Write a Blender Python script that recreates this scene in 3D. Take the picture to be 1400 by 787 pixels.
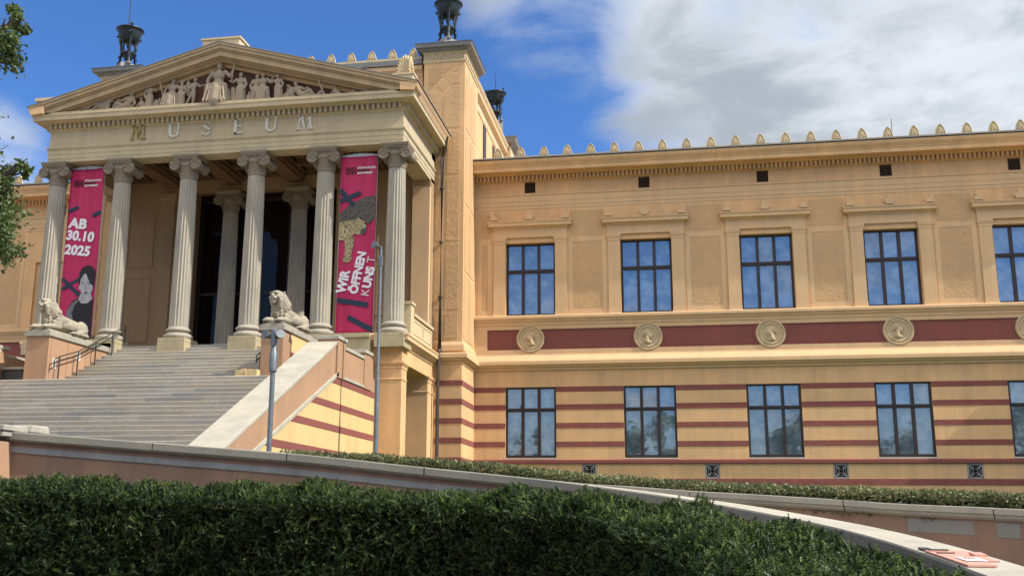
import bpy, bmesh, math, random
import numpy as np
from mathutils import Vector, Matrix, Euler
random.seed(7); rng = np.random.default_rng(7)
D = bpy.data
for o in list(D.objects): D.objects.remove(o)
sc = bpy.context.scene
C = sc.collection
S = 0.66                       # everything is laid out in units of 0.66 m and scaled to metres at the end
# ------------------------------------------------------------------ camera
M = [[0.9834103729862351, 0.18125709295917924, 0.007064315611682043],
     [-0.03146357519692275, 0.20880084985080438, -0.9774519162278058],
     [-0.17864512794616477, 0.9610140848882337, 0.21103991780591916]]
cam = D.cameras.new('camera'); camo = D.objects.new('camera', cam); C.objects.link(camo)
rm = Matrix((M[0], [-c for c in M[1]], [-c for c in M[2]])).transposed()
camo.matrix_world = Matrix.Translation((0, 0, 1.6)) @ rm.to_4x4()
cam.sensor_width = 36; cam.lens = 1434.0 / 1400 * 36; cam.shift_x = 0.03212; cam.shift_y = 0.0
cam.clip_start = 0.05; cam.clip_end = 6000
sc.camera = camo
# ------------------------------------------------------------------ light
sd = Vector((-1, 0.145, -1.0)).normalized()          # direction the sunlight travels
elev = math.asin(-sd.z)
sun = D.lights.new('sun', 'SUN'); suno = D.objects.new('sun', sun); C.objects.link(suno)
suno.rotation_euler = sd.to_track_quat('-Z', 'Y').to_euler()
sun.energy = 3.7; sun.angle = math.radians(0.5); sun.color = (1.0, 0.945, 0.85)
w = D.worlds.new('World'); sc.world = w; w.use_nodes = True
nt = w.node_tree; nt.nodes.clear(); N = nt.nodes.new; L = nt.links.new
def wm(op, a, b=None, c=None):
    n = N('ShaderNodeMath'); n.operation = op
    for i, v in enumerate((a, b, c)):
        if v is None: continue
        if isinstance(v, (int, float)): n.inputs[i].default_value = v
        else: L(v, n.inputs[i])
    return n.outputs[0]
sky = N('ShaderNodeTexSky'); sky.sky_type = 'NISHITA'; sky.sun_disc = False
sky.sun_elevation = elev; sky.sun_rotation = math.atan2(-sd.x, -sd.y)
sky.air_density = 1.0; sky.dust_density = 0.35; sky.ozone_density = 3.2; sky.altitude = 200
tc = N('ShaderNodeTexCoord'); sep = N('ShaderNodeSeparateXYZ'); L(tc.outputs['Generated'], sep.inputs[0])
zz = wm('ADD', wm('MAXIMUM', sep.outputs['Z'], 0.0), 0.12)
cmb = N('ShaderNodeCombineXYZ')
L(wm('DIVIDE', sep.outputs['X'], zz), cmb.inputs[0]); L(wm('DIVIDE', sep.outputs['Y'], zz), cmb.inputs[1]); cmb.inputs[2].default_value = 3.1
def wnoise(scale, detail, rough, vec, dist=0.0):
    n = N('ShaderNodeTexNoise'); n.inputs['Scale'].default_value = scale; n.inputs['Detail'].default_value = detail
    n.inputs['Roughness'].default_value = rough; n.inputs['Distortion'].default_value = dist; L(vec, n.inputs['Vector']); return n.outputs['Fac']
n1 = wnoise(1.5, 9, 0.55, cmb.outputs[0], 0.25); n2 = wnoise(0.9, 4, 0.55, cmb.outputs[0]); n3 = wnoise(5.0, 8, 0.6, cmb.outputs[0], 0.4)
def dot(d):
    v = N('ShaderNodeVectorMath'); v.operation = 'DOT_PRODUCT'; L(tc.outputs['Generated'], v.inputs[0]); v.inputs[1].default_value = Vector(d).normalized(); return v.outputs['Value']
def rampf(x, a, b):
    n = N('ShaderNodeMapRange'); n.interpolation_type = 'SMOOTHSTEP'; L(x, n.inputs[0]); n.inputs[1].default_value = a; n.inputs[2].default_value = b; return n.outputs[0]
big = rampf(dot((0.20, 0.88, 0.42)), 0.930, 0.980)          # the cloud bank to the right
topc = rampf(dot((-0.05, 0.87, 0.48)), 0.982, 0.996)
small = rampf(dot((-0.585, 0.765, 0.27)), 0.9945, 0.9992)     # small cloud low on the left
rear = rampf(sep.outputs['Y'], 0.30, -0.25)
bandc = wm('MULTIPLY', rear, rampf(sep.outputs['Z'], 0.30, 0.50))     # bright cloud added as fill light, high in the sky behind the viewer
bias = wm('MAXIMUM', wm('MAXIMUM', big, wm('MULTIPLY', topc, 0.8)), wm('MAXIMUM', wm('MULTIPLY', small, 0.85), wm('MAXIMUM', wm('MULTIPLY', bandc, 0.9), wm('MULTIPLY', rear, 0.40))))
dens = wm('ADD', wm('MULTIPLY', bias, 0.75), wm('ADD', wm('MULTIPLY', wm('SUBTRACT', n1, 0.5), 1.15), wm('MULTIPLY', wm('SUBTRACT', n3, 0.5), 0.62)))
mask = rampf(dens, 0.22, 0.72)
shade = rampf(wm('ADD', wm('MULTIPLY', n2, 0.55), wm('ADD', wm('MULTIPLY', n1, 0.35), wm('MULTIPLY', n3, 0.45))), 0.54, 0.80)
cc = N('ShaderNodeMix'); cc.data_type = 'RGBA'; L(shade, cc.inputs[0])
cc.inputs[6].default_value = (5.2, 5.45, 5.65, 1); cc.inputs[7].default_value = (2.6, 2.85, 3.05, 1)
ccb = N('ShaderNodeMix'); ccb.data_type = 'RGBA'; L(bandc, ccb.inputs[0]); L(cc.outputs[2], ccb.inputs[6]); ccb.inputs[7].default_value = (13, 12.6, 11.8, 1)
mx = N('ShaderNodeMix'); mx.data_type = 'RGBA'; L(wm('MULTIPLY', mask, 0.93), mx.inputs[0])
tint = N('ShaderNodeMix'); tint.data_type = 'RGBA'; tint.blend_type = 'MULTIPLY'; tint.inputs[0].default_value = 1
L(sky.outputs[0], tint.inputs[6]); tint.inputs[7].default_value = (0.42, 0.66, 0.98, 1)
hz = N('ShaderNodeMix'); hz.data_type = 'RGBA'; L(wm('MULTIPLY', rampf(sep.outputs['Z'], 0.20, 0.02), 0.75), hz.inputs[0]); L(tint.outputs[2], hz.inputs[6]); hz.inputs[7].default_value = (2.3, 2.8, 3.2, 1)
L(hz.outputs[2], mx.inputs[6]); L(ccb.outputs[2], mx.inputs[7])
bg = N('ShaderNodeBackground'); L(mx.outputs[2], bg.inputs[0]); bg.inputs[1].default_value = 0.11
out = N('ShaderNodeOutputWorld'); L(bg.outputs[0], out.inputs[0])
vs = sc.view_settings; vs.view_transform = 'Standard'; vs.look = 'None'; vs.exposure = 0.72; vs.gamma = 1.0; vs.use_curve_mapping = False
sc.render.resolution_x = 1024; sc.render.resolution_y = 575
try:
    sc.cycles.max_bounces = 8; sc.cycles.transparent_max_bounces = 12
except Exception: pass
# ------------------------------------------------------------------ materials
class NT:
    def __init__(s, name):
        s.m = D.materials.new(name); s.m.use_nodes = True; s.t = s.m.node_tree
        s.b = s.t.nodes['Principled BSDF']; s.pos = s.n('ShaderNodeNewGeometry').outputs['Position']
    def n(s, t): return s.t.nodes.new(t)
    def l(s, a, b): s.t.links.new(a, b)
    def noise(s, scale, detail=4, rough=0.55, stretch=None, dist=0, vec=None):
        v = vec or s.pos
        if stretch:
            mp = s.n('ShaderNodeMapping'); mp.inputs['Scale'].default_value = stretch; s.l(v, mp.inputs[0]); v = mp.outputs[0]
        n = s.n('ShaderNodeTexNoise'); n.inputs['Scale'].default_value = scale; n.inputs['Detail'].default_value = detail
        n.inputs['Roughness'].default_value = rough; n.inputs['Distortion'].default_value = dist; s.l(v, n.inputs['Vector']); return n.outputs['Fac']
    def rng(s, x, a, b, c, d, smooth=False):
        n = s.n('ShaderNodeMapRange'); s.l(x, n.inputs[0])
        if smooth: n.interpolation_type = 'SMOOTHSTEP'
        for i, v in enumerate((a, b, c, d)): n.inputs[i + 1].default_value = v
        return n.outputs[0]
    def math(s, op, a, b):
        n = s.n('ShaderNodeMath'); n.operation = op
        for i, v in enumerate((a, b)):
            if isinstance(v, (int, float)): n.inputs[i].default_value = v
            else: s.l(v, n.inputs[i])
        return n.outputs[0]
    def mix(s, f, a, b, mode='MIX'):
        n = s.n('ShaderNodeMix'); n.data_type = 'RGBA'; n.blend_type = mode
        for i, v in ((0, f), (6, a), (7, b)):
            if isinstance(v, (int, float)): n.inputs[i].default_value = v
            elif isinstance(v, tuple): n.inputs[i].default_value = v + (1,) if len(v) == 3 else v
            else: s.l(v, n.inputs[i])
        return n.outputs[2]
    def bump(s, h, strength, dist, normal=None):
        n = s.n('ShaderNodeBump'); n.inputs['Strength'].default_value = strength; n.inputs['Distance'].default_value = dist
        s.l(h, n.inputs['Height'])
        if normal is not None: s.l(normal, n.inputs['Normal'])
        return n.outputs[0]
    def done(s, col=None, rough=None, bump=None, **kw):
        if col is not None:
            if isinstance(col, tuple): s.b.inputs['Base Color'].default_value = col + (1,)
            else: s.l(col, s.b.inputs['Base Color'])
        if rough is not None:
            if isinstance(rough, (int, float)): s.b.inputs['Roughness'].default_value = rough
            else: s.l(rough, s.b.inputs['Roughness'])
        if bump is not None: s.l(bump, s.b.inputs['Normal'])
        for k, v in kw.items(): s.b.inputs[k.replace('_', ' ')].default_value = v
        return s.m
def mul(c, k): return tuple(min(1, x * k) for x in c)
def stucco(name, c, amt=0.10, bscale=60, bstr=0.25, bdist=0.004, streak=0.10, warm=(1.06, 0.99, 0.9), blotch=0.7, rough=0.9):
    t = NT(name)
    a = t.noise(blotch, 5, 0.6); b = t.noise(1.6, 5, 0.6, stretch=(1.5, 1.5, 0.16)); f = t.noise(9, 4, 0.6); s2 = t.noise(5.5, 4, 0.6, stretch=(1.2, 1.2, 0.05))
    k = t.mix(t.rng(a, 0.3, 0.7, 0, 1), mul(c, 1 - amt), tuple(x * y * (1 + amt * 0.7) for x, y in zip(c, warm)))
    k = t.mix(t.rng(b, 0.42, 0.72, 0, streak * 3), k, mul(c, 0.66))
    k = t.mix(t.rng(s2, 0.55, 0.78, 0, streak * 2.2), k, mul(c, 0.6))
    k = t.mix(t.rng(f, 0.35, 0.7, 0, 0.22), k, mul(c, 1.16))
    h = t.noise(bscale, 3, 0.6); h2 = t.noise(bscale * 0.18, 3, 0.5)
    return t.done(k, rough, t.bump(t.math('ADD', h, t.math('MULTIPLY', h2, 1.2)), bstr, bdist), Specular_IOR_Level=0.2)
OCH = (0.655, 0.420, 0.222)
m_wall = stucco('ochre_stucco', OCH, 0.14, 70, 0.28, 0.004, 0.17)
m_rake = stucco('shaded_cornice_paint', (0.43, 0.33, 0.205), 0.10, 70, 0.2, 0.003, 0.22)  # darker copy of the trim; shade on the raking cornice put into the colour
m_trim = stucco('trim_stucco', (0.62, 0.425, 0.245), 0.06, 90, 0.12, 0.002, 0.10)
m_porch = stucco('portico_stucco', (0.49, 0.405, 0.265), 0.09, 60, 0.2, 0.003, 0.16, warm=(1.03, 1.0, 0.93))
m_roughp = stucco('rough_ochre_render', (0.535, 0.35, 0.19), 0.10, 16, 1.0, 0.020, 0.05)
m_maroon = stucco('maroon_paint', (0.225, 0.080, 0.066), 0.10, 40, 0.5, 0.006, 0.05, warm=(1.05, 0.95, 0.95))
m_maroonR = stucco('rough_maroon_render', (0.235, 0.086, 0.070), 0.12, 22, 1.0, 0.02, 0.05, warm=(1.05, 0.95, 0.95))
m_pink = stucco('pink_plaster', (0.385, 0.240, 0.150), 0.14, 55, 0.35, 0.004, 0.12)
m_brown = stucco('brown_pink_plaster', (0.265, 0.170, 0.120), 0.12, 45, 0.5, 0.006, 0.25)
m_yellow = stucco('yellow_stucco', (0.62, 0.44, 0.215), 0.07, 60, 0.3, 0.004, 0.14)
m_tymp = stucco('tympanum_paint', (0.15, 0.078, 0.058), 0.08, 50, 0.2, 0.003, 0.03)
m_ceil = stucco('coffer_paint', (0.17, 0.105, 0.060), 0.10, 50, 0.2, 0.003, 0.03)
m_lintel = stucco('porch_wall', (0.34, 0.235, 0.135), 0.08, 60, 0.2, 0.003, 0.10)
m_patch = stucco('grey_mortar', (0.25, 0.24, 0.215), 0.15, 40, 0.6, 0.008, 0.2)
m_greyp = stucco('grey_painted_moulding', (0.29, 0.285, 0.27), 0.10, 50, 0.3, 0.004, 0.3, warm=(1, 1, 1.02))
def stone(name, c, stain=0.35, bscale=30, bstr=0.35, bdist=0.006, dark=(0.16, 0.15, 0.13), vs=(1, 1, 0.25)):
    t = NT(name)
    a = t.noise(1.3, 6, 0.65); b = t.noise(2.6, 6, 0.65, stretch=vs); f = t.noise(22, 5, 0.65)
    k = t.mix(t.rng(a, 0.3, 0.7, 0, 1), mul(c, 0.88), tuple(x * y for x, y in zip(c, (1.10, 1.06, 0.98))))
    k = t.mix(t.rng(b, 0.45, 0.75, 0, stain), k, dark)
    k = t.mix(t.rng(f, 0.3, 0.72, 0, 0.45), k, mul(c, 0.62))
    h = t.noise(bscale, 5, 0.65)
    return t.done(k, 0.88, t.bump(h, bstr, bdist), Specular_IOR_Level=0.25)
m_col = stone('column_sandstone', (0.385, 0.352, 0.290), 0.6, 26, 0.4, 0.006)
m_capst = stone('capital_sandstone', (0.27, 0.225, 0.165), 0.4, 30, 0.5, 0.008)
m_plinth = stone('plinth_sandstone', (0.44, 0.375, 0.24), 0.5, 30, 0.6, 0.010)
m_lion = stone('lion_sandstone', (0.37, 0.33, 0.255), 0.60, 40, 0.7, 0.010)
m_figure = stone('figure_stone', (0.36, 0.29, 0.215), 0.30, 40, 0.3, 0.004)
m_cop = stone('coping_sandstone', (0.38, 0.355, 0.295), 0.45, 35, 0.5, 0.006)
m_copd = stone('shaded_coping_face', (0.235, 0.225, 0.19), 0.5, 35, 0.6, 0.006)  # shade on the coping front put into a darker stone colour
m_cop2 = stone('lit_coping_stone', (0.45, 0.42, 0.345), 0.40, 35, 0.5, 0.006)
m_orn = stone('cream_ornament', (0.62, 0.50, 0.31), 0.15, 30, 0.3, 0.004)
m_medal = stone('medallion_stone', (0.55, 0.42, 0.255), 0.12, 30, 0.3, 0.004)
def steps_mat():
    t = NT('granite_steps')
    mp = t.n('ShaderNodeMapping'); mp.vector_type = 'POINT'; sx = t.n('ShaderNodeSeparateXYZ'); t.l(t.pos, sx.inputs[0])
    cb = t.n('ShaderNodeCombineXYZ'); t.l(sx.outputs['X'], cb.inputs[0])
    t.l(t.math('SUBTRACT', sx.outputs['Z'], 7.44 * S), cb.inputs[1])
    br = t.n('ShaderNodeTexBrick'); t.l(cb.outputs[0], br.inputs['Vector'])
    br.inputs['Color1'].default_value = (0.235, 0.230, 0.215, 1); br.inputs['Color2'].default_value = (0.47, 0.435, 0.37, 1); br.inputs['Mortar'].default_value = (0.30, 0.28, 0.25, 1)
    br.inputs['Scale'].default_value = 1.0; br.inputs['Mortar Size'].default_value = 0.0035; br.inputs['Brick Width'].default_value = 1.7; br.inputs['Row Height'].default_value = 0.235 * S
    br.offset = 0.37; br.offset_frequency = 3; br.squash = 0.7; br.squash_frequency = 4; br.inputs['Bias'].default_value = 0.1
    a = t.noise(1.1, 6, 0.7, stretch=(0.6, 1, 1.4)); f = t.noise(30, 5, 0.7); g = t.noise(4.5, 6, 0.75, stretch=(0.6, 1, 1.6))
    k = t.mix(t.rng(a, 0.40, 0.66, 0, 0.9), br.outputs['Color'], (0.40, 0.34, 0.24))
    k = t.mix(t.rng(g, 0.45, 0.7, 0, 0.5), k, (0.25, 0.235, 0.21))
    k = t.mix(t.rng(f, 0.3, 0.7, 0, 0.55), k, (0.17, 0.165, 0.155))
    return t.done(k, 0.85, t.bump(f, 0.5, 0.006), Specular_IOR_Level=0.3)
m_step = steps_mat()
def plain(name, c, rough=0.6, metal=0.0, noise=0.15, scale=8, spec=0.5, bstr=0.1):
    t = NT(name); a = t.noise(scale, 4, 0.6)
    k = t.mix(t.rng(a, 0.3, 0.7, 0, 1), mul(c, 1 - noise), mul(c, 1 + noise))
    return t.done(k, rough, t.bump(a, bstr, 0.003), Metallic=metal, Specular_IOR_Level=spec)
m_frame = plain('dark_brown_frame', (0.030, 0.017, 0.013), 0.45)
m_vent = plain('brown_vent', (0.075, 0.048, 0.035), 0.7)
m_black = plain('black_void', (0.012, 0.010, 0.009), 0.8, spec=0.1)
m_iron = plain('dark_iron', (0.045, 0.042, 0.038), 0.5, 0.3)
m_pole = plain('grey_galvanised_pole', (0.14, 0.16, 0.175), 0.45, 0.35, 0.2)
m_pipe = plain('dark_downpipe', (0.085, 0.075, 0.065), 0.4, 0.5, 0.3, 4)
m_bronze = plain('green_black_bronze', (0.022, 0.030, 0.032), 0.42, 0.4, 0.5, 5, bstr=0.4)
m_gutter = plain('grey_zinc_sheet', (0.20, 0.195, 0.18), 0.5, 0.3, 0.15, 3)
m_roof = plain('weathered_roof_sheet', (0.13, 0.135, 0.14), 0.6, 0.2, 0.2, 2)
m_white = plain('white_sheet', (0.72, 0.70, 0.65), 0.6)
m_tube = plain('banner_tube', (0.42, 0.44, 0.43), 0.35, 0.2)
m_sill = plain('pale_window_sill', (0.62, 0.55, 0.46), 0.6)
m_wood = plain('pale_wood_crate', (0.62, 0.47, 0.24), 0.7, 0, 0.3, 14)
m_board = plain('salmon_painted_board', (0.62, 0.30, 0.225), 0.55, 0, 0.08, 12)
m_boardl = plain('pale_paper', (0.78, 0.72, 0.66), 0.6)
m_tarp = plain('dark_grey_slab', (0.060, 0.062, 0.064), 0.7, 0, 0.25, 6)
m_lets = plain('painted_letter', (0.60, 0.57, 0.47), 0.7)
m_gold = plain('old_gold_letter', (0.33, 0.25, 0.08), 0.45, 0.35)
def banner_mat():
    t = NT('crimson_banner_cloth')
    a = t.noise(1.3, 3, 0.5, stretch=(3.5, 1, 0.25)); f = t.noise(180, 2, 0.5)
    k = t.mix(t.rng(a, 0.3, 0.7, 0, 1), (0.40, 0.017, 0.078), (0.50, 0.026, 0.105))
    return t.done(k, 0.55, t.bump(t.math('ADD', a, t.math('MULTIPLY', f, 0.02)), 0.8, 0.10), Specular_IOR_Level=0.3)
m_ban = banner_mat()
def flat(name, c, rough=0.6):
    return NT(name).done(c, rough, Specular_IOR_Level=0.3)
m_navy = flat('navy_print', (0.018, 0.034, 0.062)); m_whitep = flat('white_print', (0.74, 0.70, 0.72))
m_g1 = plain('grey_print_light', (0.34, 0.33, 0.34), 0.6, 0, 0.25, 5); m_g2 = plain('grey_print_mid', (0.12, 0.12, 0.13), 0.6, 0, 0.5, 7); m_g3 = flat('grey_print_dark', (0.016, 0.014, 0.018))
def fur(name, a, b, scale):
    t = NT(name); v = t.n('ShaderNodeTexVoronoi'); v.inputs['Scale'].default_value = scale; t.l(t.pos, v.inputs['Vector'])
    k = t.mix(t.rng(v.outputs['Distance'], 0.28, 0.45, 0, 1, True), b, a)
    n = t.noise(3, 3, 0.6); k = t.mix(t.rng(n, 0.4, 0.7, 0, 0.6), k, mul(a, 0.4))
    return t.done(k, 0.6)
m_fur1 = fur('dark_spotted_print', (0.095, 0.075, 0.055), (0.012, 0.010, 0.014), 13)
m_fur2 = fur('tan_spotted_print', (0.40, 0.32, 0.15), (0.05, 0.035, 0.03), 13)
def glass_mat(name, refl, rough=0.015, tint=(0.75, 0.8, 0.82)):
    t = NT(name); t.t.nodes.remove(t.b)
    g = t.n('ShaderNodeBsdfGlossy'); g.inputs['Roughness'].default_value = rough; g.inputs['Color'].default_value = (0.95, 0.97, 1, 1)
    tr = t.n('ShaderNodeBsdfTransparent'); tr.inputs['Color'].default_value = tint + (1,)
    nb = t.noise(1.6, 2, 0.5); bp = t.bump(nb, 0.35, 0.010); t.l(bp, g.inputs['Normal'])
    fr = t.n('ShaderNodeLayerWeight'); fr.inputs['Blend'].default_value = 0.3
    ms = t.n('ShaderNodeMixShader'); t.l(t.rng(fr.outputs['Facing'], 0, 1, refl, min(1, refl * 2.2)), ms.inputs[0]); t.l(tr.outputs[0], ms.inputs[1]); t.l(g.outputs[0], ms.inputs[2])
    t.l(ms.outputs[0], t.t.nodes['Material Output'].inputs[0]); return t.m
m_glass = glass_mat('window_glass', 0.31, 0.03, (0.85, 0.88, 0.9))
m_dglass = glass_mat('dark_door_glass', 0.022, 0.02)
def blind_mat():
    t = NT('louvre_blind'); sx = t.n('ShaderNodeSeparateXYZ'); t.l(t.pos, sx.inputs[0])
    f = t.math('FRACT', t.math('MULTIPLY', sx.outputs['Z'], 13.5), 0.0)
    k = t.mix(t.rng(f, 0.0, 0.30, 0, 1, True), (0.13, 0.165, 0.19), (0.56, 0.62, 0.65))
    k = t.mix(t.rng(t.noise(2.2, 3, 0.5), 0.38, 0.62, 0, 0.8), k, (0.13, 0.18, 0.24))
    return t.done(k, 0.7, t.bump(f, 0.4, 0.01))
m_blind = blind_mat()
def leafmat(name, c1, c2, tr=0.3, rough=0.5):
    t = NT(name); g = t.n('ShaderNodeNewGeometry')
    n = t.noise(1.3, 3, 0.6)
    k = t.mix(g.outputs['Random Per Island'], c1, c2)
    k = t.mix(t.rng(n, 0.35, 0.68, 0, 0.55), k, mul(c1, 0.55))
    t.done(k, rough, Specular_IOR_Level=0.35)
    tl = t.n('ShaderNodeBsdfTranslucent'); t.l(k, tl.inputs['Color']); ms = t.n('ShaderNodeMixShader'); ms.inputs[0].default_value = tr
    t.l(t.b.outputs[0], ms.inputs[1]); t.l(tl.outputs[0], ms.inputs[2]); t.l(ms.outputs[0], t.t.nodes['Material Output'].inputs[0]); return t.m
m_yew = leafmat('yew_needles', (0.013, 0.030, 0.012), (0.070, 0.105, 0.028), 0.2)
m_yewlit = leafmat('yew_sunlit_shoots', (0.060, 0.105, 0.026), (0.20, 0.255, 0.060), 0.35)  # brighter needles for the hedge top; sunlight put into the colour
m_yewcore = plain('yew_inner_twigs', (0.010, 0.014, 0.007), 0.9, 0, 0.4, 6, 0.1)
m_box = leafmat('evergreen_shrub_leaves', (0.085, 0.115, 0.040), (0.30, 0.30, 0.14), 0.25, 0.45)
m_oak = leafmat('oak_leaves', (0.075, 0.115, 0.035), (0.19, 0.24, 0.085), 0.35)
m_park = leafmat('park_tree_leaves', (0.030, 0.060, 0.018), (0.085, 0.125, 0.035), 0.25)
m_bark = plain('grey_brown_bark', (0.10, 0.08, 0.06), 0.9, 0, 0.4, 7, 0.2, 0.8)
def ground_mat(name, a, b, scale, bd):
    t = NT(name); n = t.noise(scale, 6, 0.65); f = t.noise(scale * 22, 4, 0.7)
    k = t.mix(t.rng(n, 0.35, 0.65, 0, 1), a, b); k = t.mix(t.rng(f, 0.3, 0.7, 0, 0.4), k, mul(a, 0.6))
    return t.done(k, 0.95, t.bump(f, 0.6, bd), Specular_IOR_Level=0.2)
m_lawn = ground_mat('lawn', (0.055, 0.085, 0.026), (0.085, 0.12, 0.04), 0.5, 0.03)
m_gravel = ground_mat('gravel', (0.26, 0.225, 0.17), (0.34, 0.30, 0.235), 0.8, 0.01)
m_soil = ground_mat('soil', (0.075, 0.058, 0.040), (0.11, 0.085, 0.055), 0.9, 0.02)
# ------------------------------------------------------------------ mesh helpers
class MB:
    def __init__(s): s.v = []; s.f = []
    def add(s, vs, fs):
        k = len(s.v); s.v += [tuple(map(float, p)) for p in vs]; s.f += [tuple(i + k for i in f) for f in fs]; return s
    def box(s, x0, x1, y0, y1, z0, z1):
        vs = [(x, y, z) for z in (z0, z1) for y in (y0, y1) for x in (x0, x1)]
        return s.add(vs, [(0, 2, 3, 1), (4, 5, 7, 6), (0, 1, 5, 4), (2, 6, 7, 3), (0, 4, 6, 2), (1, 3, 7, 5)])
    def prism(s, poly, axis, a, b):
        """poly: 2-D outline; axis 'Y': poly is (x,z) from y=a to b; 'X': (y,z); 'Z': (x,y)"""
        f = {'Y': lambda p, t: (p[0], t, p[1]), 'X': lambda p, t: (t, p[0], p[1]), 'Z': lambda p, t: (p[0], p[1], t)}[axis]
        n = len(poly); vs = [f(p, a) for p in poly] + [f(p, b) for p in poly]
        return s.add(vs, [tuple(range(n))[::-1], tuple(range(n, 2 * n))] + [(i, (i + 1) % n, n + (i + 1) % n, n + i) for i in range(n)])
    def lathe(s, prof, c=(0, 0, 0), seg=32, rad=None, cap=True):
        n = len(prof); vs = []
        for r, z in prof:
            for i in range(seg):
                a = 2 * math.pi * i / seg; rr = r * (rad(i) if rad else 1)
                vs.append((c[0] + rr * math.cos(a), c[1] + rr * math.sin(a), c[2] + z))
        fs = [(j * seg + i, j * seg + (i + 1) % seg, (j + 1) * seg + (i + 1) % seg, (j + 1) * seg + i) for j in range(n - 1) for i in range(seg)]
        if cap: fs += [tuple(range(seg))[::-1], tuple(range((n - 1) * seg, n * seg))]
        return s.add(vs, fs)
    def tube(s, pts, r, seg=8, closed=False):
        pts = [Vector(p) for p in pts]; n = len(pts); rs = r if isinstance(r, (list, tuple)) else [r] * n; vs = []
        up = None
        for i, p in enumerate(pts):
            d = (pts[(i + 1) % n] - pts[i - 1]) if closed else (pts[min(i + 1, n - 1)] - pts[max(i - 1, 0)])
            d.normalize()
            if up is None: up = Vector((0, 0, 1)) if abs(d.z) < 0.9 else Vector((1, 0, 0))
            a = d.cross(up)
            if a.length < 1e-5: a = d.orthogonal()
            a.normalize(); b = d.cross(a); up = -b if False else up
            for k in range(seg):
                t = 2 * math.pi * k / seg; vs.append(p + (a * math.cos(t) + b * math.sin(t)) * rs[i])
        m = n if closed else n - 1
        fs = [(i * seg + k, i * seg + (k + 1) % seg, ((i + 1) % n) * seg + (k + 1) % seg, ((i + 1) % n) * seg + k) for i in range(m) for k in range(seg)]
        if not closed: fs += [tuple(range(seg))[::-1], tuple(range((n - 1) * seg, n * seg))]
        return s.add(vs, fs)
    def sweep(s, path, prof, close_ends=True):
        """moulding: path [(x,y)] or [(x,y,z)]; prof [(p,z)], p measured to the RIGHT of the travel direction, mitred at corners"""
        P = [Vector((p[0], p[1])) for p in path]; zs = [p[2] if len(p) > 2 else 0 for p in path]; n = len(P); vs = []
        for i in range(n):
            d0 = (P[i] - P[i - 1]).normalized() if i > 0 else None; d1 = (P[i + 1] - P[i]).normalized() if i < n - 1 else None
            d0 = d0 or d1; d1 = d1 or d0
            n0 = Vector((d0.y, -d0.x)); n1 = Vector((d1.y, -d1.x)); m = (n0 + n1); m = m / max(0.2, (1 + n0.dot(n1)))
            for p, z in prof: vs.append((P[i].x + m.x * p, P[i].y + m.y * p, z + zs[i]))
        k = len(prof); fs = [(i * k + j, (i + 1) * k + j, (i + 1) * k + j + 1, i * k + j + 1) for i in range(n - 1) for j in range(k - 1)]
        fs += [(i * k + k - 1, (i + 1) * k + k - 1, (i + 1) * k, i * k) for i in range(n - 1)]
        if close_ends: fs += [tuple(range(k)), tuple(range((n - 1) * k, n * k))[::-1]]
        return s.add(vs, fs)
    def merge(s, o, mat=None):
        vs = [mat @ Vector(v) for v in o.v] if mat else o.v
        return s.add(vs, o.f)
def objs(name, mb, mat, parent, **kw):
    """one object per connected piece of mb"""
    par = list(range(len(mb.v)))
    def find(i):
        while par[i] != i: par[i] = par[par[i]]; i = par[i]
        return i
    for f in mb.f:
        r = find(f[0])
        for i in f[1:]: par[find(i)] = r
    groups = {}
    for f in mb.f: groups.setdefault(find(f[0]), []).append(f)
    out = []
    for fs in groups.values():
        ids = sorted({i for f in fs for i in f}); mp = {i: k for k, i in enumerate(ids)}; q = MB(); q.add([mb.v[i] for i in ids], [tuple(mp[i] for i in f) for f in fs]); out.append(obj(name, q, mat, parent, **kw))
    return out
def tagit(o, label=None, cat=None, group=None, kind=None):
    for k, v in (('label', label), ('category', cat), ('group', group), ('kind', kind)):
        if v: o[k] = v
    return o
def wloc(o):
    l = Vector(o.location)
    while o.parent: o = o.parent; l += Vector(o.location)
    return l
def mesh_from(name, V, F, mat, fix=True):
    me = D.meshes.new(name); me.from_pydata(V, [], F)
    if fix:
        bm = bmesh.new(); bm.from_mesh(me); bmesh.ops.recalc_face_normals(bm, faces=bm.faces); bm.to_mesh(me); bm.free()
    if mat: me.materials.append(mat)
    me.update(); return me
def smooth(me, ang=35):
    me.polygons.foreach_set('use_smooth', [True] * len(me.polygons))
    try: me.set_sharp_from_angle(angle=math.radians(ang))
    except Exception: pass
def link(name, me, parent=None, org=None, rot=None):
    """links a mesh whose vertices are in layout coordinates; its origin goes to its bottom centre (or org)"""
    n = len(me.vertices); co = np.empty(n * 3); me.vertices.foreach_get('co', co); co = co.reshape(-1, 3)
    if org is None: org = np.array([(co[:, 0].min() + co[:, 0].max()) / 2, (co[:, 1].min() + co[:, 1].max()) / 2, co[:, 2].min()])
    else: org = np.array(org, float)
    co -= org; me.vertices.foreach_set('co', co.ravel()); me.update()
    o = D.objects.new(name, me); C.objects.link(o)
    loc = Vector(org)
    if parent: o.parent = parent; loc -= wloc(parent)
    o.location = loc; return o
def obj(name, mb, mat, parent=None, sm=None, bevel=None, org=None):
    me = mesh_from(name, mb.v, mb.f, mat)
    if bevel:
        bm = bmesh.new(); bm.from_mesh(me); bmesh.ops.remove_doubles(bm, verts=bm.verts, dist=1e-5)
        es = [e for e in bm.edges if len(e.link_faces) == 2 and e.calc_face_angle(0) > 0.6]
        bmesh.ops.bevel(bm, geom=es, offset=bevel, segments=1, affect='EDGES', profile=0.5); bm.to_mesh(me); bm.free()
    if sm: smooth(me, sm)
    return link(name, me, parent, org)
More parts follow.
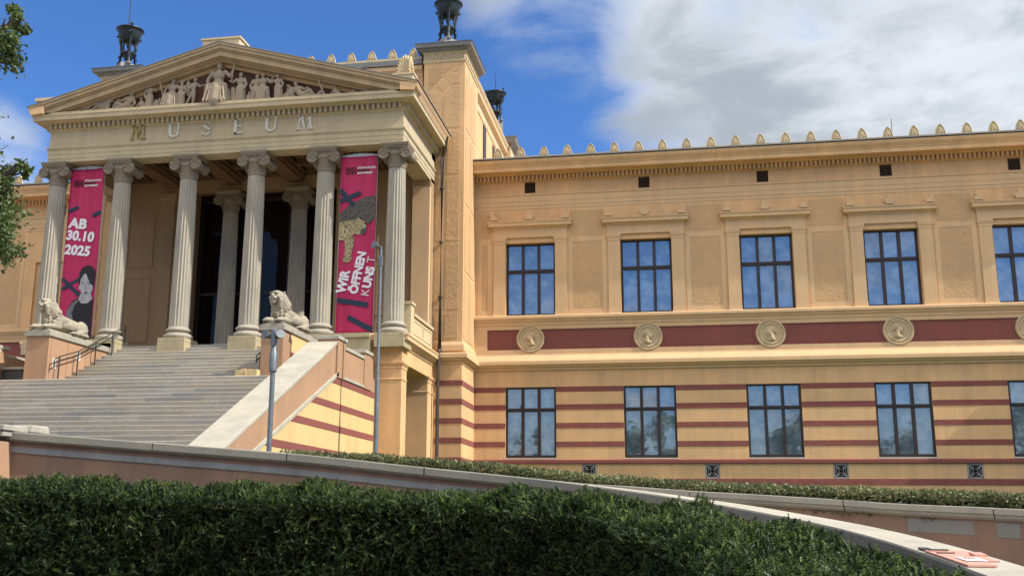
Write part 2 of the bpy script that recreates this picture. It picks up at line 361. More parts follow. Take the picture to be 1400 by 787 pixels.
def thing(name, loc, label, cat, group=None):
    o = D.objects.new(name, None); C.objects.link(o); o.location = loc; o.empty_display_size = 0.3
    return tagit(o, label, cat, group)
def copy_tree(o, parent=None, delta=None, loc=None):
    c = o.copy(); C.objects.link(c); c.parent = parent
    if delta is not None: c.location = Vector(o.location) + Vector(delta)
    if loc is not None: c.location = loc
    for ch in o.children: copy_tree(ch, c)
    return c
def sculpt(name, prims, mat, voxel=0.04, parent=None, xf=None, org=None, it=2, relax=0.5):
    bm = bmesh.new()
    for p in prims:
        if p[0] == 'e':
            _, c, r = p[:3]; e = Euler(p[3]) if len(p) > 3 else Euler((0, 0, 0))
            m = Matrix.Translation(c) @ e.to_matrix().to_4x4() @ Matrix.Diagonal((*r, 1))
            bmesh.ops.create_icosphere(bm, subdivisions=2, radius=1, matrix=m)
        elif p[0] == 'c':
            _, a, b, r0, r1 = p; a = Vector(a); b = Vector(b); d = b - a; L_ = max(d.length, 1e-4)
            q = d.to_track_quat('Z', 'Y').to_matrix().to_4x4()
            bmesh.ops.create_cone(bm, segments=14, radius1=r0, radius2=r1, depth=L_, cap_ends=True, matrix=Matrix.Translation((a + b) / 2) @ q)
            bmesh.ops.create_icosphere(bm, subdivisions=2, radius=r0, matrix=Matrix.Translation(a)); bmesh.ops.create_icosphere(bm, subdivisions=2, radius=r1, matrix=Matrix.Translation(b))
    if xf is not None: bm.transform(xf)
    me = D.meshes.new('tmp'); bm.to_mesh(me); bm.free()
    t = D.objects.new('tmp', me); C.objects.link(t)
    r = t.modifiers.new('r', 'REMESH'); r.mode = 'VOXEL'; r.voxel_size = voxel
    s = t.modifiers.new('s', 'SMOOTH'); s.iterations = it; s.factor = relax
    dg = bpy.context.evaluated_depsgraph_get(); dg.update()
    out = D.meshes.new_from_object(t.evaluated_get(dg)); D.objects.remove(t); D.meshes.remove(me)
    out.name = name; out.materials.clear(); out.materials.append(mat); smooth(out, 60)
    return link(name, out, parent, org)
def text_mesh(body, size, mat, matrix, extrude=0.006, offset=0.0, align='LEFT', space=1.0):
    cu = D.curves.new('t', 'FONT'); cu.body = body; cu.size = size; cu.extrude = extrude; cu.offset = offset; cu.align_x = align; cu.space_character = space; cu.resolution_u = 4
    t = D.objects.new('t', cu); C.objects.link(t); dg = bpy.context.evaluated_depsgraph_get(); dg.update()
    me = D.meshes.new_from_object(t.evaluated_get(dg)); D.objects.remove(t); D.curves.remove(cu)
    me.transform(matrix); me.materials.clear(); me.materials.append(mat); return me
# ------------------------------------------------------------------ setting: ground
XC = -23.25
def struct(name, mb, mat): return tagit(obj(name, mb, mat), kind='structure')
g = MB(); g.add([(-3000, -3000, -0.82), (3000, -3000, -0.82), (3000, 3000, -0.82), (-3000, 3000, -0.82)], [(0, 1, 2, 3)])
struct('ground', g, m_gravel)
# ------------------------------------------------------------------ museum
mus = thing('museum_building', (XC, 55, 2.0), 'ochre neoclassical museum with columned portico, pediment and maroon striped wing', 'building')
YW = 60.5
WX = [-8.15 + 6.84 * i for i in range(5)]; BAY = 6.84
X1 = 24.6                                         # the wing runs out of frame to the added pavilion
def holes_wall(mb, x0, x1, z0, z1, y0, y1, holes):
    xs = sorted({x0, x1, *[h[0] for h in holes], *[h[1] for h in holes]}); zs = sorted({z0, z1, *[h[2] for h in holes], *[h[3] for h in holes]})
    for i in range(len(xs) - 1):
        run = None
        for j in range(len(zs) - 1):
            cx, cz = (xs[i] + xs[i + 1]) / 2, (zs[j] + zs[j + 1]) / 2
            solid = not any(h[0] < cx < h[1] and h[2] < cz < h[3] for h in holes)
            if solid:
                if run is None: run = zs[j]
            if (not solid or j == len(zs) - 2) and run is not None:
                mb.box(xs[i], xs[i + 1], y0, y1, run, zs[j + 1] if solid else zs[j]); run = None
LOW = (4.80, 8.88); UP = (13.10, 17.56); HW = 1.48
def wing_wall(x0, x1, centres, part='wing_wall'):
    mb = MB(); hs = []
    for c in centres:
        hs += [(c - HW, c + HW, *LOW), (c - HW, c + HW, *UP), (c - 0.33, c + 0.33, 20.66, 21.36)]
    holes_wall(mb, x0, x1, -0.82, 22.3, YW, YW + 0.75, hs)
    mb.box(x0, x1, YW + 0.75, YW + 12, -0.82, 22.3)
    return obj(part, mb, m_wall, mus)
lc = [-39.35, -46.2]
wing_wall(-11.5, X1, WX); wing_wall(-56, 2 * XC + 11.5, lc)
# window proto -------------------------------------------------------
def window(c, z0, z1, rec, tz, group):
    f = MB(); y = YW + rec; fr = 0.11; hw = HW - 0.01
    f.box(c - hw, c - hw + fr, y, y + .16, z0, z1); f.box(c + hw - fr, c + hw, y, y + .16, z0, z1)
    f.box(c - hw + fr, c + hw - fr, y, y + .16, z0, z0 + .17); f.box(c - hw + fr, c + hw - fr, y, y + .16, z1 - .10, z1)
    for k in (-1, 1): f.box(c + k * .475 - .085, c + k * .475 + .085, y - .02, y + .14, z0 + .17, z1 - .10)
    f.box(c - hw + fr, c + hw - fr, y - .045, y + .12, tz - .10, tz + .10); f.box(c - hw + fr, c + hw - fr, y - .07, y - .045, tz - .02, tz + .04)
    w = obj('window', f, m_frame, mus)
    cells = [(c - hw + fr, c - .56), (c - .39, c + .39), (c + .56, c + hw - fr)]
    for a, b in cells:
        for q0, q1 in ((z0 + .17, tz - .1), (tz + .1, z1 - .1)):
            p = MB(); tl = random.uniform(-.012, .012); tz_ = random.uniform(-.012, .012)
            p.add([(a, y + .08 + tl, q0), (b, y + .08 - tl, q0), (b, y + .08 - tl + tz_, q1), (a, y + .08 + tl + tz_, q1)], [(0, 1, 2, 3)])
            obj('pane', p, m_glass, w)
    bl = MB(); bl.box(c - hw + .02, c + hw - .02, y + .20, y + .22, z0 + .02, z1 - .02); obj('blind', bl, m_blind, w)
    return w
def surround(c):
    s = MB()
    for k in (-1, 1):
        x0, x1 = sorted((c + k * 1.50, c + k * 2.20))
        s.box(x0, x1, YW - .09, YW, 13.10, 17.45); s.box(x0 - .03, x1 + .03, YW - .12, YW, 13.10, 13.32)
        s.sweep([(x0, YW), (x0, YW - .09), (x1, YW - .09), (x1, YW)], [(0, 17.45), (.02, 17.5), (.02, 17.6), (.05, 17.68), (.07, 17.78), (.07, 17.86), (0, 17.86)])
    s.box(c - 2.24, c + 2.24, YW - .11, YW, 17.87, 18.36)
    s.sweep([(c - 2.24, YW), (c - 2.24, YW - .11), (c + 2.24, YW - .11), (c + 2.24, YW)], [(0, 18.36), (.05, 18.44), (.10, 18.52), (.26, 18.54), (.26, 18.68), (.32, 18.80), (.32, 18.86), (0, 18.90)])
    o = obj('window_surround', s, m_trim, mus)
    a = MB()
    for k in (-1, 0, 1):
        x = c + k * 2.15
        a.box(x - .22, x + .22, YW - .46, YW - .12, 18.90, 19.06)
        if k == 0:
            a.prism([(x - .17 - .12, 19.04), (x + .29, 19.04), (x + .22, 19.2), (x + .13, 19.24), (x + .09, 19.42), (x, 19.52), (x - .09, 19.42), (x - .13, 19.24), (x - .22, 19.2)], 'Y', YW - .44, YW - .26)
        else:
            a.prism([(x + .15 * k, 19.04), (x + .15 * k, 19.55), (x + .05 * k, 19.42), (x - .0 * k, 19.2), (x - .15 * k, 19.16), (x - .17 * k, 19.04)], 'Y', YW - .44, YW - .24)
    objs('hood_ornament', a, m_trim, o)
def stripes(mb, x0, x1, y, cent, t=.018):
    for za, zb in ((8.59, 8.885), (7.555, 7.86), (6.50, 6.80), (5.43, 5.735)):
        xs = [x0]
        for c in cent: xs += [c - HW - .004, c + HW + .004]
        xs.append(x1)
        for i in range(0, len(xs), 2): mb[0 if za > 7 else 1].box(xs[i], xs[i + 1], y - t, y + .02, za, zb)
for x0, x1, cs in ((-11.5, X1, WX), (-56, 2 * XC + 11.5, lc)):
    s1, s2 = MB(), MB(); stripes((s1, s2), x0 + .01, x1, YW, sorted(cs)); objs('painted_stripe', s1, m_maroon, mus); objs('painted_stripe', s2, m_maroonR, mus)
    st = MB(); st.sweep([(x0, YW), (x1, YW)], [(0, 4.72), (.10, 4.70), (.12, 4.66), (.12, 4.50), (.02, 4.47), (0, 4.47)])
    obj('plinth_ledge', st, m_maroon, mus); st = MB(); st.box(x0, x1, YW - .035, YW + .02, 3.33, 3.65); obj('plinth_band', st, m_maroonR, mus)
    SIL = [(0, 13.10), (.26, 13.09), (.30, 13.04), (.30, 12.90), (.22, 12.84), (.20, 12.76), (.12, 12.66), (.10, 12.52), (.06, 12.49), (0, 12.49)]
    m = MB(); m.sweep([(x0, YW), (x1, YW)], SIL); obj('sill_course', m, m_trim, mus)
    # frieze of red panels with medallions
    hs = [(x0 + .78 if x0 > -20 else x0, (x1 if x1 > 0 else x1 - .78), 11.07, 12.28)]
    m = MB(); holes_wall(m, x0, x1, 10.80, 12.49, YW - .07, YW, hs)
    h = hs[0]; fw = .09
    m.box(h[0], h[1], YW - .04, YW, 12.19, 12.28) if False else None
    obj('frieze_frame', m, m_trim, mus)
    m = MB(); m.box(h[0] + .001, h[1] - .001, YW - .012, YW + .01, 11.07, 12.28); obj('frieze_panel', m, m_maroon, mus)
    m = MB(); edges = []
    cs_ = sorted(cs); bounds = [h[0]] + [b for c in cs_ for b in (c - .86, c + .86)] + [h[1]]
    for i in range(0, len(bounds), 2):
        a, b = bounds[i] + .10, bounds[i + 1] - .10
        if b - a < .3: continue
        for q in ((a, b, 12.15, 12.18), (a, b, 11.17, 11.20), (a, a + .03, 11.20, 12.15), (b - .03, b, 11.20, 12.15)): m.box(q[0], q[1], YW - .024, YW - .012, q[2], q[3])
    objs('panel_bead', m, m_maroon, mus)
STR = [(0, 10.80), (.10, 10.79), (.13, 10.70), (.36, 10.40), (.38, 10.34), (.38, 10.16), (.30, 10.12), (.25, 10.04), (.12, 9.96), (.10, 9.86), (0, 9.84)]
for path in ([(-11.5, YW), (X1, YW)], [(-56, YW), (2 * XC + 11.5, YW)]):
    m = MB(); m.sweep(path, STR); obj('string_course', m, m_trim, mus)
    m = MB(); m.sweep(path, [(0, 20.60), (.13, 20.58), (.13, 20.50), (.08, 20.44), (.07, 20.12), (.05, 20.10), (.05, 19.86), (.025, 19.84), (.02, 19.66), (0, 19.64)]); obj('architrave', m, m_trim, mus)
CORN = [(0, 22.30), (.0, 21.40), (.06, 21.36), (.12, 21.38), (.12, 21.70), (.32, 21.72), (.36, 21.78), (.96, 21.78), (.96, 22.00), (1.0, 22.04), (1.0, 22.08), (1.12, 22.26), (1.16, 22.38), (1.16, 22.44), (0, 22.50)]
def dentils(mb, path, p0, p1, z0, z1, pitch=.245, fill=.55):
    for i in range(len(path) - 1):
        a, b = Vector(path[i]), Vector(path[i + 1]); d = (b - a); L_ = d.length; d /= L_; nn = Vector((d.y, -d.x)); n = int(L_ / pitch)
        for k in range(n):
            t = (k + .5) * L_ / n; c = a + d * t; hw = pitch * fill / 2
            q = [c - d * hw + nn * p0, c + d * hw + nn * p0, c + d * hw + nn * p1, c - d * hw + nn * p1]
            mb.prism([(v.x, v.y) for v in q], 'Z', z0, z1)
for x0, x1 in ((-11.5, X1), (-56, 2 * XC + 11.5)):
    m = MB(); m.sweep([(x0, YW), (x1, YW)], CORN); dentils(m, [(x0, YW), (x1, YW)], .10, .31, 21.42, 21.70)
    c = obj('cornice', m, m_wall, mus)
    m = MB(); m.box(x0, x1, YW - 1.19, YW + 3, 22.505, 22.56); m.box(x0, x1, YW - .96, YW - .84, 22.56, 22.66); obj('roof', m, m_gutter, mus)
    m = MB(); m.box(x0, x1, YW - .82, YW - .70, 22.56, 22.74); obj('roof_edge_strip', m, m_orn, mus)
def antefix_mesh(s=1.0):
    """palmette: pointed plate with seven lobed leaves"""
    m = MB(); out = []
    for i in range(13):
        t = i / 12; x = (-.30 + .60 * t) * (1.0 if .1 < t < .9 else .96); zz_ = .60 * (1 - abs(2 * t - 1) ** 1.7) ** .72 + .04
        out.append((x * s, zz_ * s))
    m.prism([(-.29 * s, 0)] + out + [(.29 * s, 0)], 'Y', -.03 * s, .05 * s)
    m.tube([(q[0] * .92, -.045 * s, q[1] * .95) for q in out], .028 * s, 5)
    for k in range(-3, 4):
        a = k * .42; l = (.46 - .05 * abs(k)) * s; bx = k * .012 * s
        tip = (bx + math.sin(a) * l * .52, -.06 * s, .06 * s + math.cos(a) * l)
        m.tube([(bx, -.035 * s, .05 * s), ((bx + tip[0]) / 2, -.05 * s, (.05 * s + tip[2]) / 2), (tip[0], -.04 * s, tip[2])], [.014 * s, .036 * s, .022 * s], 6)
    return m
am = mesh_from('antefix', *(lambda q: (q.v, q.f))(antefix_mesh()), m_orn); 
def antefix(x, y, z, rz=0, s=1.0):
    o = D.objects.new('antefix', am); C.objects.link(o); o.parent = mus; o.location = Vector((x, y, z)) - wloc(mus); o.rotation_euler.z = rz; o.scale = (s, s, s)
    return o
x = -10.0
while x < X1: antefix(x, YW - .76, 22.70); x += 1.405
x = -36.5
while x > -48: antefix(x, YW - .76, 22.70); x -= 1.405
for c in WX + lc:
    if c == lc[0]: m = MB(); m.box(c - HW, c + HW, YW + .12, YW + .3, *UP); obj('blind_recess', m, m_roughp, mus)
    else: window(c, UP[0], UP[1] - .0, .34, 15.86, 'u'); surround(c)
    window(c, LOW[0], LOW[1], .10, 7.56, 'l')
    m = MB(); m.box(c - HW - .03, c + HW + .03, YW - .05, YW + .12, 4.735, 4.80); obj('window_sill', m, m_sill, mus)
    v = MB(); v.box(c - .31, c + .31, YW + .20, YW + .22, 20.68, 21.34)
    for k in range(6): v.prism([(YW + .02, 20.72 + k * .105), (YW + .03, 20.70 + k * .105), (YW + .18, 20.79 + k * .105), (YW + .18, 20.80 + k * .105)], 'X', c - .31, c + .31)
    obj('attic_vent', v, m_vent, mus)
# rough render panels between the upper windows
for c in [WX[0] - BAY / 2 + .0] + [q + BAY / 2 for q in WX] + [q - BAY / 2 for q in lc]:
    x0, x1 = c - .86, c + .86
    if abs(c - (WX[0] - BAY / 2)) < .01: x0, x1 = -11.05, -10.72
    f = MB(); e = .26
    f.box(x0 - e, x1 + e, YW - .035, YW, 13.10, 13.22); f.box(x0 - e, x0, YW - .02, YW, 13.22, 17.75); f.box(x1, x1 + e, YW - .02, YW, 13.22, 17.75)
    f.box(x0, x1, YW - .02, YW, 17.52, 17.75); f.box(x0, x1, YW - .02, YW, 13.22, 13.48)
    obj('panel_frame', f, m_trim, mus)
    f = MB(); f.box(x0 + .02, x1 - .02, YW - .014, YW + .01, 13.50, 17.50); obj('rough_panel', f, m_roughp, mus)
    f = MB(); f.box(x0 - .1, x1 + .1, YW - .010, YW + .01, 17.90, 19.45); obj('rough_panel', f, m_roughp, mus)
# medallions
def medallion(c, flip):
    m = MB()
    q = [(0, .05), (.52, .05), (.56, .085), (.60, .085), (.64, .045), (.68, .045), (.72, .10), (.80, .09), (.83, .05), (.83, 0)]
    mm = MB(); mm.lathe([(max(r, .001), z) for r, z in q], seg=48, cap=False)
    m.merge(mm, Matrix.Translation((c, YW - .02, 11.70)) @ Matrix.Rotation(math.radians(90), 4, 'X'))
    o = obj('medallion', m, m_medal, mus, sm=30)
    s = flip; y = YW - .065
    pr = [('e', (c, y, 11.84), (.20, .09, .235)), ('e', (c - .07 * s, y - .02, 11.78), (.17, .08, .19)), ('e', (c + .12 * s, y, 11.92), (.17, .09, .17)), ('c', (c + .04 * s, y, 11.70), (c + .08 * s, y, 11.42), .10, .14),
          ('e', (c + .04 * s, y, 11.38), (.26, .08, .12)), ('c', (c - .20 * s, y - .02, 11.84), (c - .285 * s, y - .02, 11.74), .03, .04), ('e', (c - .20 * s, y - .01, 11.66), (.06, .05, .045)), ('e', (c - .15 * s, y - .01, 11.60), (.09, .05, .06)),
          ('c', (c + .30 * s, y, 11.72), (c + .22 * s, y, 11.85), .06, .08)]
    sculpt('portrait_head', pr, m_medal, .03, o)
for i, c in enumerate(WX + lc): medallion(c, 1 if i % 2 == 0 else -1)
# round ornamental cellar grilles
for c in [WX[0] + BAY / 2 - .08 + BAY * i for i in range(5)]:
    m = MB(); x = c; z = 4.06; r = .36; y0, y1 = YW - .02, YW + .06
    def bar(a, b, t=.035): 
        d = Vector((b[0] - a[0], b[1] - a[1])).normalized(); n_ = Vector((-d.y, d.x)) * t
        m.prism([(a[0] + n_.x, a[1] + n_.y), (b[0] + n_.x, b[1] + n_.y), (b[0] - n_.x, b[1] - n_.y), (a[0] - n_.x, a[1] - n_.y)], 'Y', y0, y1)
    for a in ((-r, -r, r, -r), (-r, r, r, r), (-r, -r, -r, r), (r, -r, r, r)): bar((x + a[0], z + a[1]), (x + a[2], z + a[3]), .045)
    for sx in (-1, 1):
        for sz in (-1, 1): bar((x + sx * .11, z + sz * .11), (x + sx * .34, z + sz * .34))
    for rr in (.12, .25):
        pts = [(x + rr * math.cos(t * math.pi / 12), (y0 + y1) / 2, z + rr * math.sin(t * math.pi / 12)) for t in range(24)]
        m.tube(pts, .036, 6, closed=True)
    o = obj('cellar_grille', m, m_greyp, mus)
    m = MB(); m.box(x - r, x + r, YW - .008, YW + .01, z - r, z + r); obj('dark_opening', m, m_black, o)
# ------------------------------------------------------------------ towers (corner piers of the main block)
def tower(side):
    fx = (lambda x: x) if side > 0 else (lambda x: 2 * XC - x)
    def bx(mb, x0, x1, *r): a, b = sorted((fx(x0), fx(x1))); mb.box(a, b, *r)
    x0, x1, y0, y1 = -13.99, -11.5, 56.8, 60.9
    m = MB(); bx(m, x0, x1, y0, y1, -0.82, 27.9)
    t = obj('corner_tower', m, m_wall, mus)
    xa, xb = sorted((fx(x0), fx(x1)))
    loop = [(xa, y1), (xa, y0), (xb, y0), (xb, y1)]
    m = MB(); m.sweep(loop, [(0, 27.82), (.05, 27.86), (.07, 27.95), (.03, 28.0), (.03, 28.45), (.10, 28.52), (0, 28.52)])
    m.box(xa, xb, y0, y1, 27.9, 28.52)
    for (a, b, fixed, ax) in ((xa, xb, y0 - .03, 'x'), (y0, y1, fx(x1) + .03 * side, 'y')):
        n = 5 if ax == 'x' else 8
        for k in range(n):
            c = a + (b - a) * (k + .5) / n; w_ = (b - a) / n * .5
            pts = [(c + w_ * .86 * math.cos(q), 28.06 + .34 * math.sin(q)) for q in [math.pi * i / 8 for i in range(9)]]
            P3 = [(p, fixed - .02, z) if ax == 'x' else (fixed + .02 * side, p, z) for p, z in pts]; m.tube(P3, .035, 5)
            for l in (-.5, 0, .5):
                q = [(c, 28.06), (c + w_ * l, 28.30 - abs(l) * .08)]
                m.tube([(p, fixed - .03, z) if ax == 'x' else (fixed + .03 * side, p, z) for p, z in q], .03, 5)
    obj('tower_frieze', m, m_orn, t)
    m = MB(); m.sweep(loop, [(0, 28.52), (.18, 28.54), (.24, 28.66), (.44, 28.70), (.46, 28.88), (.52, 28.94), (0, 28.98)]); m.box(xa, xb, y0, y1, 28.52, 28.98)
    obj('tower_cap', m, m_gutter, t)
    # smooth bands over rough render: diamond pattern
    m = MB()
    def poly(pts): 
        pts = [(fx(a), b) for a, b in pts]; m.prism(pts, 'Y', y0 - .022, y0 + .01)
    L0, R0, cx, b = -13.70, -11.78, -12.80, .06
    dz, dx, cz = .52, .44, 26.42
    poly([(L0, 27.5), (cx - b, 27.5), (cx - b, cz + dz + .06), (cx - dx - .05, cz + b), (L0, cz + b)])
    poly([(cx + b, 27.5), (R0, 27.5), (R0, cz + b), (cx + dx + .05, cz + b), (cx + b, cz + dz + .06)])
    poly([(cx, cz + dz - .10), (cx + dx - .08, cz), (cx, cz - dz + .10), (cx - dx + .08, cz)])
    poly([(L0, cz - b), (cx - dx - .05, cz - b), (cx - b, cz - dz - .06), (cx - b, 23.75), (L0, 23.75)])
    poly([(cx + dx + .05, cz - b), (R0, cz - b), (R0, 23.75), (cx + b, 23.75), (cx + b, cz - dz - .06)])
    for za, zb in ((20.9, 23.5), (16.9, 20.7), (12.9, 16.7), (11.25, 12.7)): poly([(-12.50, za), (R0, za), (R0, zb), (-12.50, zb)])
    for za, zb in ((20.9, 22.4), (16.9, 20.7), (12.9, 16.7), (11.25, 12.7)): poly([(-13.15, za), (-12.86, za), (-12.86, zb), (-13.15, zb)])
    objs('rough_panel', m, m_roughp, t)
    m = MB()
    for za, zb in ((23.75, 27.5), (19.2, 23.5), (15.2, 19.0), (11.25, 15.0)):
        for ya, yb in ((57.1, 58.5), (58.7, 60.1)):
            if zb > 23.6: a, c_ = fx(x1), fx(x1) + .022 * side; m.prism([(ya, za), (yb, za), (yb, zb - .5), ((ya + yb) / 2, zb), (ya, zb - .5)], 'X', min(a, c_), max(a, c_))
            else: a, c_ = sorted((fx(x1), fx(x1) + .022 * side)); m.box(a, c_, ya, yb, za, zb)
    objs('rough_panel', m, m_roughp, t)
    # base moulding and lower stripes
    lp = [(fx(-13.0), y0), (fx(x1), y0), (fx(x1), YW)]
    if side < 0: lp = lp[::-1]
    m = MB(); m.sweep(lp, [(0, 11.05), (.03, 11.0), (.10, 10.85), (.12, 10.55), (.05, 10.50), (0, 10.50)]); m.sweep(lp, [(0, 10.42), (.30, 10.40), (.34, 10.32), (.34, 10.12), (.26, 10.08), (.2, 9.98), (.06, 9.92), (.05, 9.80), (0, 9.78)])
    obj('tower_string', m, m_trim, t)
    m = MB()
    for za, zb in ((8.59, 8.885), (7.555, 7.86), (6.50, 6.80), (5.43, 5.735), (4.36, 4.66)):
        m.sweep(lp, [(0, zb), (.02, zb), (.02, za), (0, za)])
    objs('painted_stripe', m, m_maroonR, t)
    return t
tower(1); tower(-1)
# main block body behind, side wall, attic
m = MB(); m.box(2 * XC + 11.85, -11.85, 60.9, 76, 10, 28.0); m.box(2 * XC + 14.2, -14.2, 57.35, 60.9, 20.6, 28.0); o = obj('main_block_wall', m, m_wall, mus)
m = MB(); m.sweep([(-11.85, 60.9), (-11.85, 73.2)], [(0, 27.0), (.05, 27.02), (.08, 27.2), (.05, 27.3), (.05, 27.66), (.14, 27.75), (.30, 27.8), (.30, 28.02), (.42, 28.2), (.45, 28.32), (0, 28.36)])
m.sweep([(-11.85, 60.9), (-11.85, 73.2)], [(0, 22.5), (.05, 22.52), (.08, 22.62), (.05, 22.8), (0, 22.82)])
obj('attic_cornice', m, m_orn, mus)
m = MB(); m.sweep([(2 * XC + 14.2, 57.35), (-14.2, 57.35)], [(0, 27.3), (.04, 27.32), (.04, 27.55), (.14, 27.65), (.25, 27.7), (.25, 27.95), (0, 27.97)]); obj('attic_cornice', m, m_trim, mus)
m = MB(); m.sweep([(2 * XC + 14.2, 57.35), (-14.2, 57.35)], [(0, 27.98), (.34, 27.99), (.36, 28.30), (0, 28.32)]); m.box(2 * XC + 14, -14, 57.35, 76, 28.0, 28.34); obj('roof', m, m_gutter, mus)
m = MB(); m.box(2 * XC + 14.2, -14.2, 57.06, 57.2, 28.33, 28.46); obj('roof_edge_strip', m, m_orn, mus)
x = -14.75
while x > -32: antefix(x, 57.12, 28.42); x -= 1.29
y = 61.8
m = MB(); 
for y0_, y1_, z0_, z1_ in ((64.7, 65.7, 24.0, 26.9), (68.4, 69.2, 25.9, 26.8)):
    m.box(-11.86, -11.80, y0_, y1_, z0_, z1_)
objs('slit_window', m, m_frame, mus)
# far corner tower
m = MB(); m.box(-14.2, -11.3, 73.2, 76.6, 20, 28.4); o = obj('corner_tower', m, m_orn, mus)
m = MB(); m.sweep([(-14.2, 76.6), (-14.2, 73.2), (-11.3, 73.2), (-11.3, 76.6)], [(0, 28.4), (.12, 28.44), (.40, 28.62), (.45, 28.9), (.5, 29.0), (0, 29.02)]); m.box(-14.2, -11.3, 73.2, 76.6, 28.4, 29.02); obj('tower_cap', m, m_gutter, o)
m = MB(); m.lathe([(.6, 29.0), (.6, 31.0)], (-12.75, 75, 0), 16); obj('torch_pedestal', m, m_gutter, o)
# ------------------------------------------------------------------ unseen pavilion added beyond the frame to cast the wing's diagonal shadow
m = MB(); m.box(X1, X1 + 14, 56.2, 74, -0.82, 15.2); o = obj('added_shade_pavilion', m, m_wall, mus)
m = MB(); m.sweep([(X1, 62), (X1, 56.2), (X1 + 14, 56.2)], [(0, 14.9), (.1, 15.0), (.3, 15.2), (.4, 15.5), (0, 15.55)]); m.sweep([(X1, 60.4), (X1, 56.2), (X1 + 14, 56.2)], STR); obj('added_pavilion_cornice', m, m_trim, o)
for k in range(3):
    m = MB(); c = X1 + 2.6 + k * 4.4; 
    for z0, z1 in ((4.8, 8.9), (11.6, 14.3)): m.box(c - 1.4, c + 1.4, 56.15, 56.21, z0, z1)
    objs('added_pavilion_window', m, m_frame, o)
# ------------------------------------------------------------------ portico
PX = [-32.86 + 3.84 * i + .02 for i in range(6)]
YA, YCOL = 49.5, 50.0
AX0, AX1 = -33.27, -13.23
por = mus
def shaft_mesh():
    NF = 20; seg = NF * 6; zs = [10.95 + (18.95 - 10.95) * i / 10 for i in range(11)]
    V = []; F = []
    for j, z in enumerate(zs):
        t = j / 10; r = .525 - .085 * t ** 1.35
        for i in range(seg):
            a = 2 * math.pi * i / seg; ph = (i % 6) / 6.0
            d = .052 * math.sin(math.pi * ph) if 0 < ph < 1 else 0
            if j == 0 or j == 10: d *= .35
            V.append(((r - d) * math.cos(a), (r - d) * math.sin(a), z))
    for j in range(10):
        for i in range(seg): F.append((j * seg + i, j * seg + (i + 1) % seg, (j + 1) * seg + (i + 1) % seg, (j + 1) * seg + i))
    me = mesh_from('shaft', V, F, m_col); smooth(me, 28); return me
def volute(mb, cx, cz, yf, sgn, y1, r=.30):
    # scroll: disc with a raised spiral on both faces, joined by a waisted bolster
    for (y, dirn) in ((yf, -1), (y1, 1)):
        d = MB(); d.lathe([(.001, 0), (r * .98, 0), (r, .03), (r, .10), (r * .9, .14)], seg=28, cap=False)
        mb.merge(d, Matrix.Translation((cx, y, cz)) @ Matrix.Rotation(math.radians(90 if dirn > 0 else -90), 4, 'X'))
        pts = []; rs = []
        for i in range(56):
            a = -math.pi / 2 * 0 + i * .30; rr = r * (1.0 - .86 * i / 55)
            pts.append((cx + sgn * rr * math.cos(a - 1.57 + math.pi), y + dirn * .005, cz + rr * math.sin(a - 1.57 + math.pi))); rs.append(.042 - .026 * i / 55)
        mb.tube(pts, rs, 6); mb.lathe([(.05, -.03), (.05, .03)], (0, 0, 0), 8) if False else None
        e = MB(); e.lathe([(.001, .04), (.05, .03), (.06, 0)], seg=10, cap=False); mb.merge(e, Matrix.Translation((cx, y, cz)) @ Matrix.Rotation(math.radians(90 if dirn < 0 else -90), 4, 'X'))
    L_ = y1 - yf; b = MB(); b.lathe([(r * (1 - .30 * math.sin(math.pi * t / 10) ** .7), L_ * t / 10) for t in range(11)], seg=24, cap=False)
    mb.merge(b, Matrix.Translation((cx, yf, cz)) @ Matrix.Rotation(math.radians(-90), 4, 'X'))
def capital_mesh():
    m = MB()
    m.lathe([(.435, 18.9), (.46, 18.95), (.45, 19.0), (.47, 19.06), (.47, 19.36), (.49, 19.42), (.56, 19.56), (.60, 19.68), (.58, 19.74)], seg=40, rad=lambda i: 1)
    for i in range(20):      # egg and dart
        a = 2 * math.pi * i / 20; e = MB(); e.lathe([(.001, -.07), (.045, -.03), (.05, .02), (.03, .06), (.001, .07)], seg=8, cap=False)
        m.merge(e, Matrix.Translation((.57 * math.cos(a), .57 * math.sin(a), 19.60)))
    for i in range(20):      # necking palmettes
        a = 2 * math.pi * (i + .5) / 20; m.tube([(.475 * math.cos(a), .475 * math.sin(a), 19.08), (.49 * math.cos(a), .49 * math.sin(a), 19.34)], [.03, .015], 5)
    for s_ in (-1, 1): volute(m, s_ * .60, 19.62, -.56, s_, .56)
    # canalis between the scrolls
    m.box(-.60, .60, -.52, .52, 19.74, 19.92)
    for k in range(3):
        for yy in (-.54, .54): m.tube([(-.62, yy, 19.90 - k * .075), (-.3, yy, 19.86 - k * .075 - .03), (0, yy, 19.85 - k * .07 - .035), (.3, yy, 19.86 - k * .075 - .03), (.62, yy, 19.90 - k * .075)], .022, 6)
    m.box(-.70, .70, -.60, .60, 19.92, 19.98)
    m.sweep([(-.66, .60), (-.66, -.60), (.66, -.60), (.66, .60), (-.66, .60)], [(0, 19.98), (.05, 20.02), (.08, 20.10), (.08, 20.16), (0, 20.16)]); m.box(-.66, .66, -.6, .6, 19.98, 20.16)
    me = mesh_from('capital', m.v, m.f, m_capst); smooth(me, 40); return me
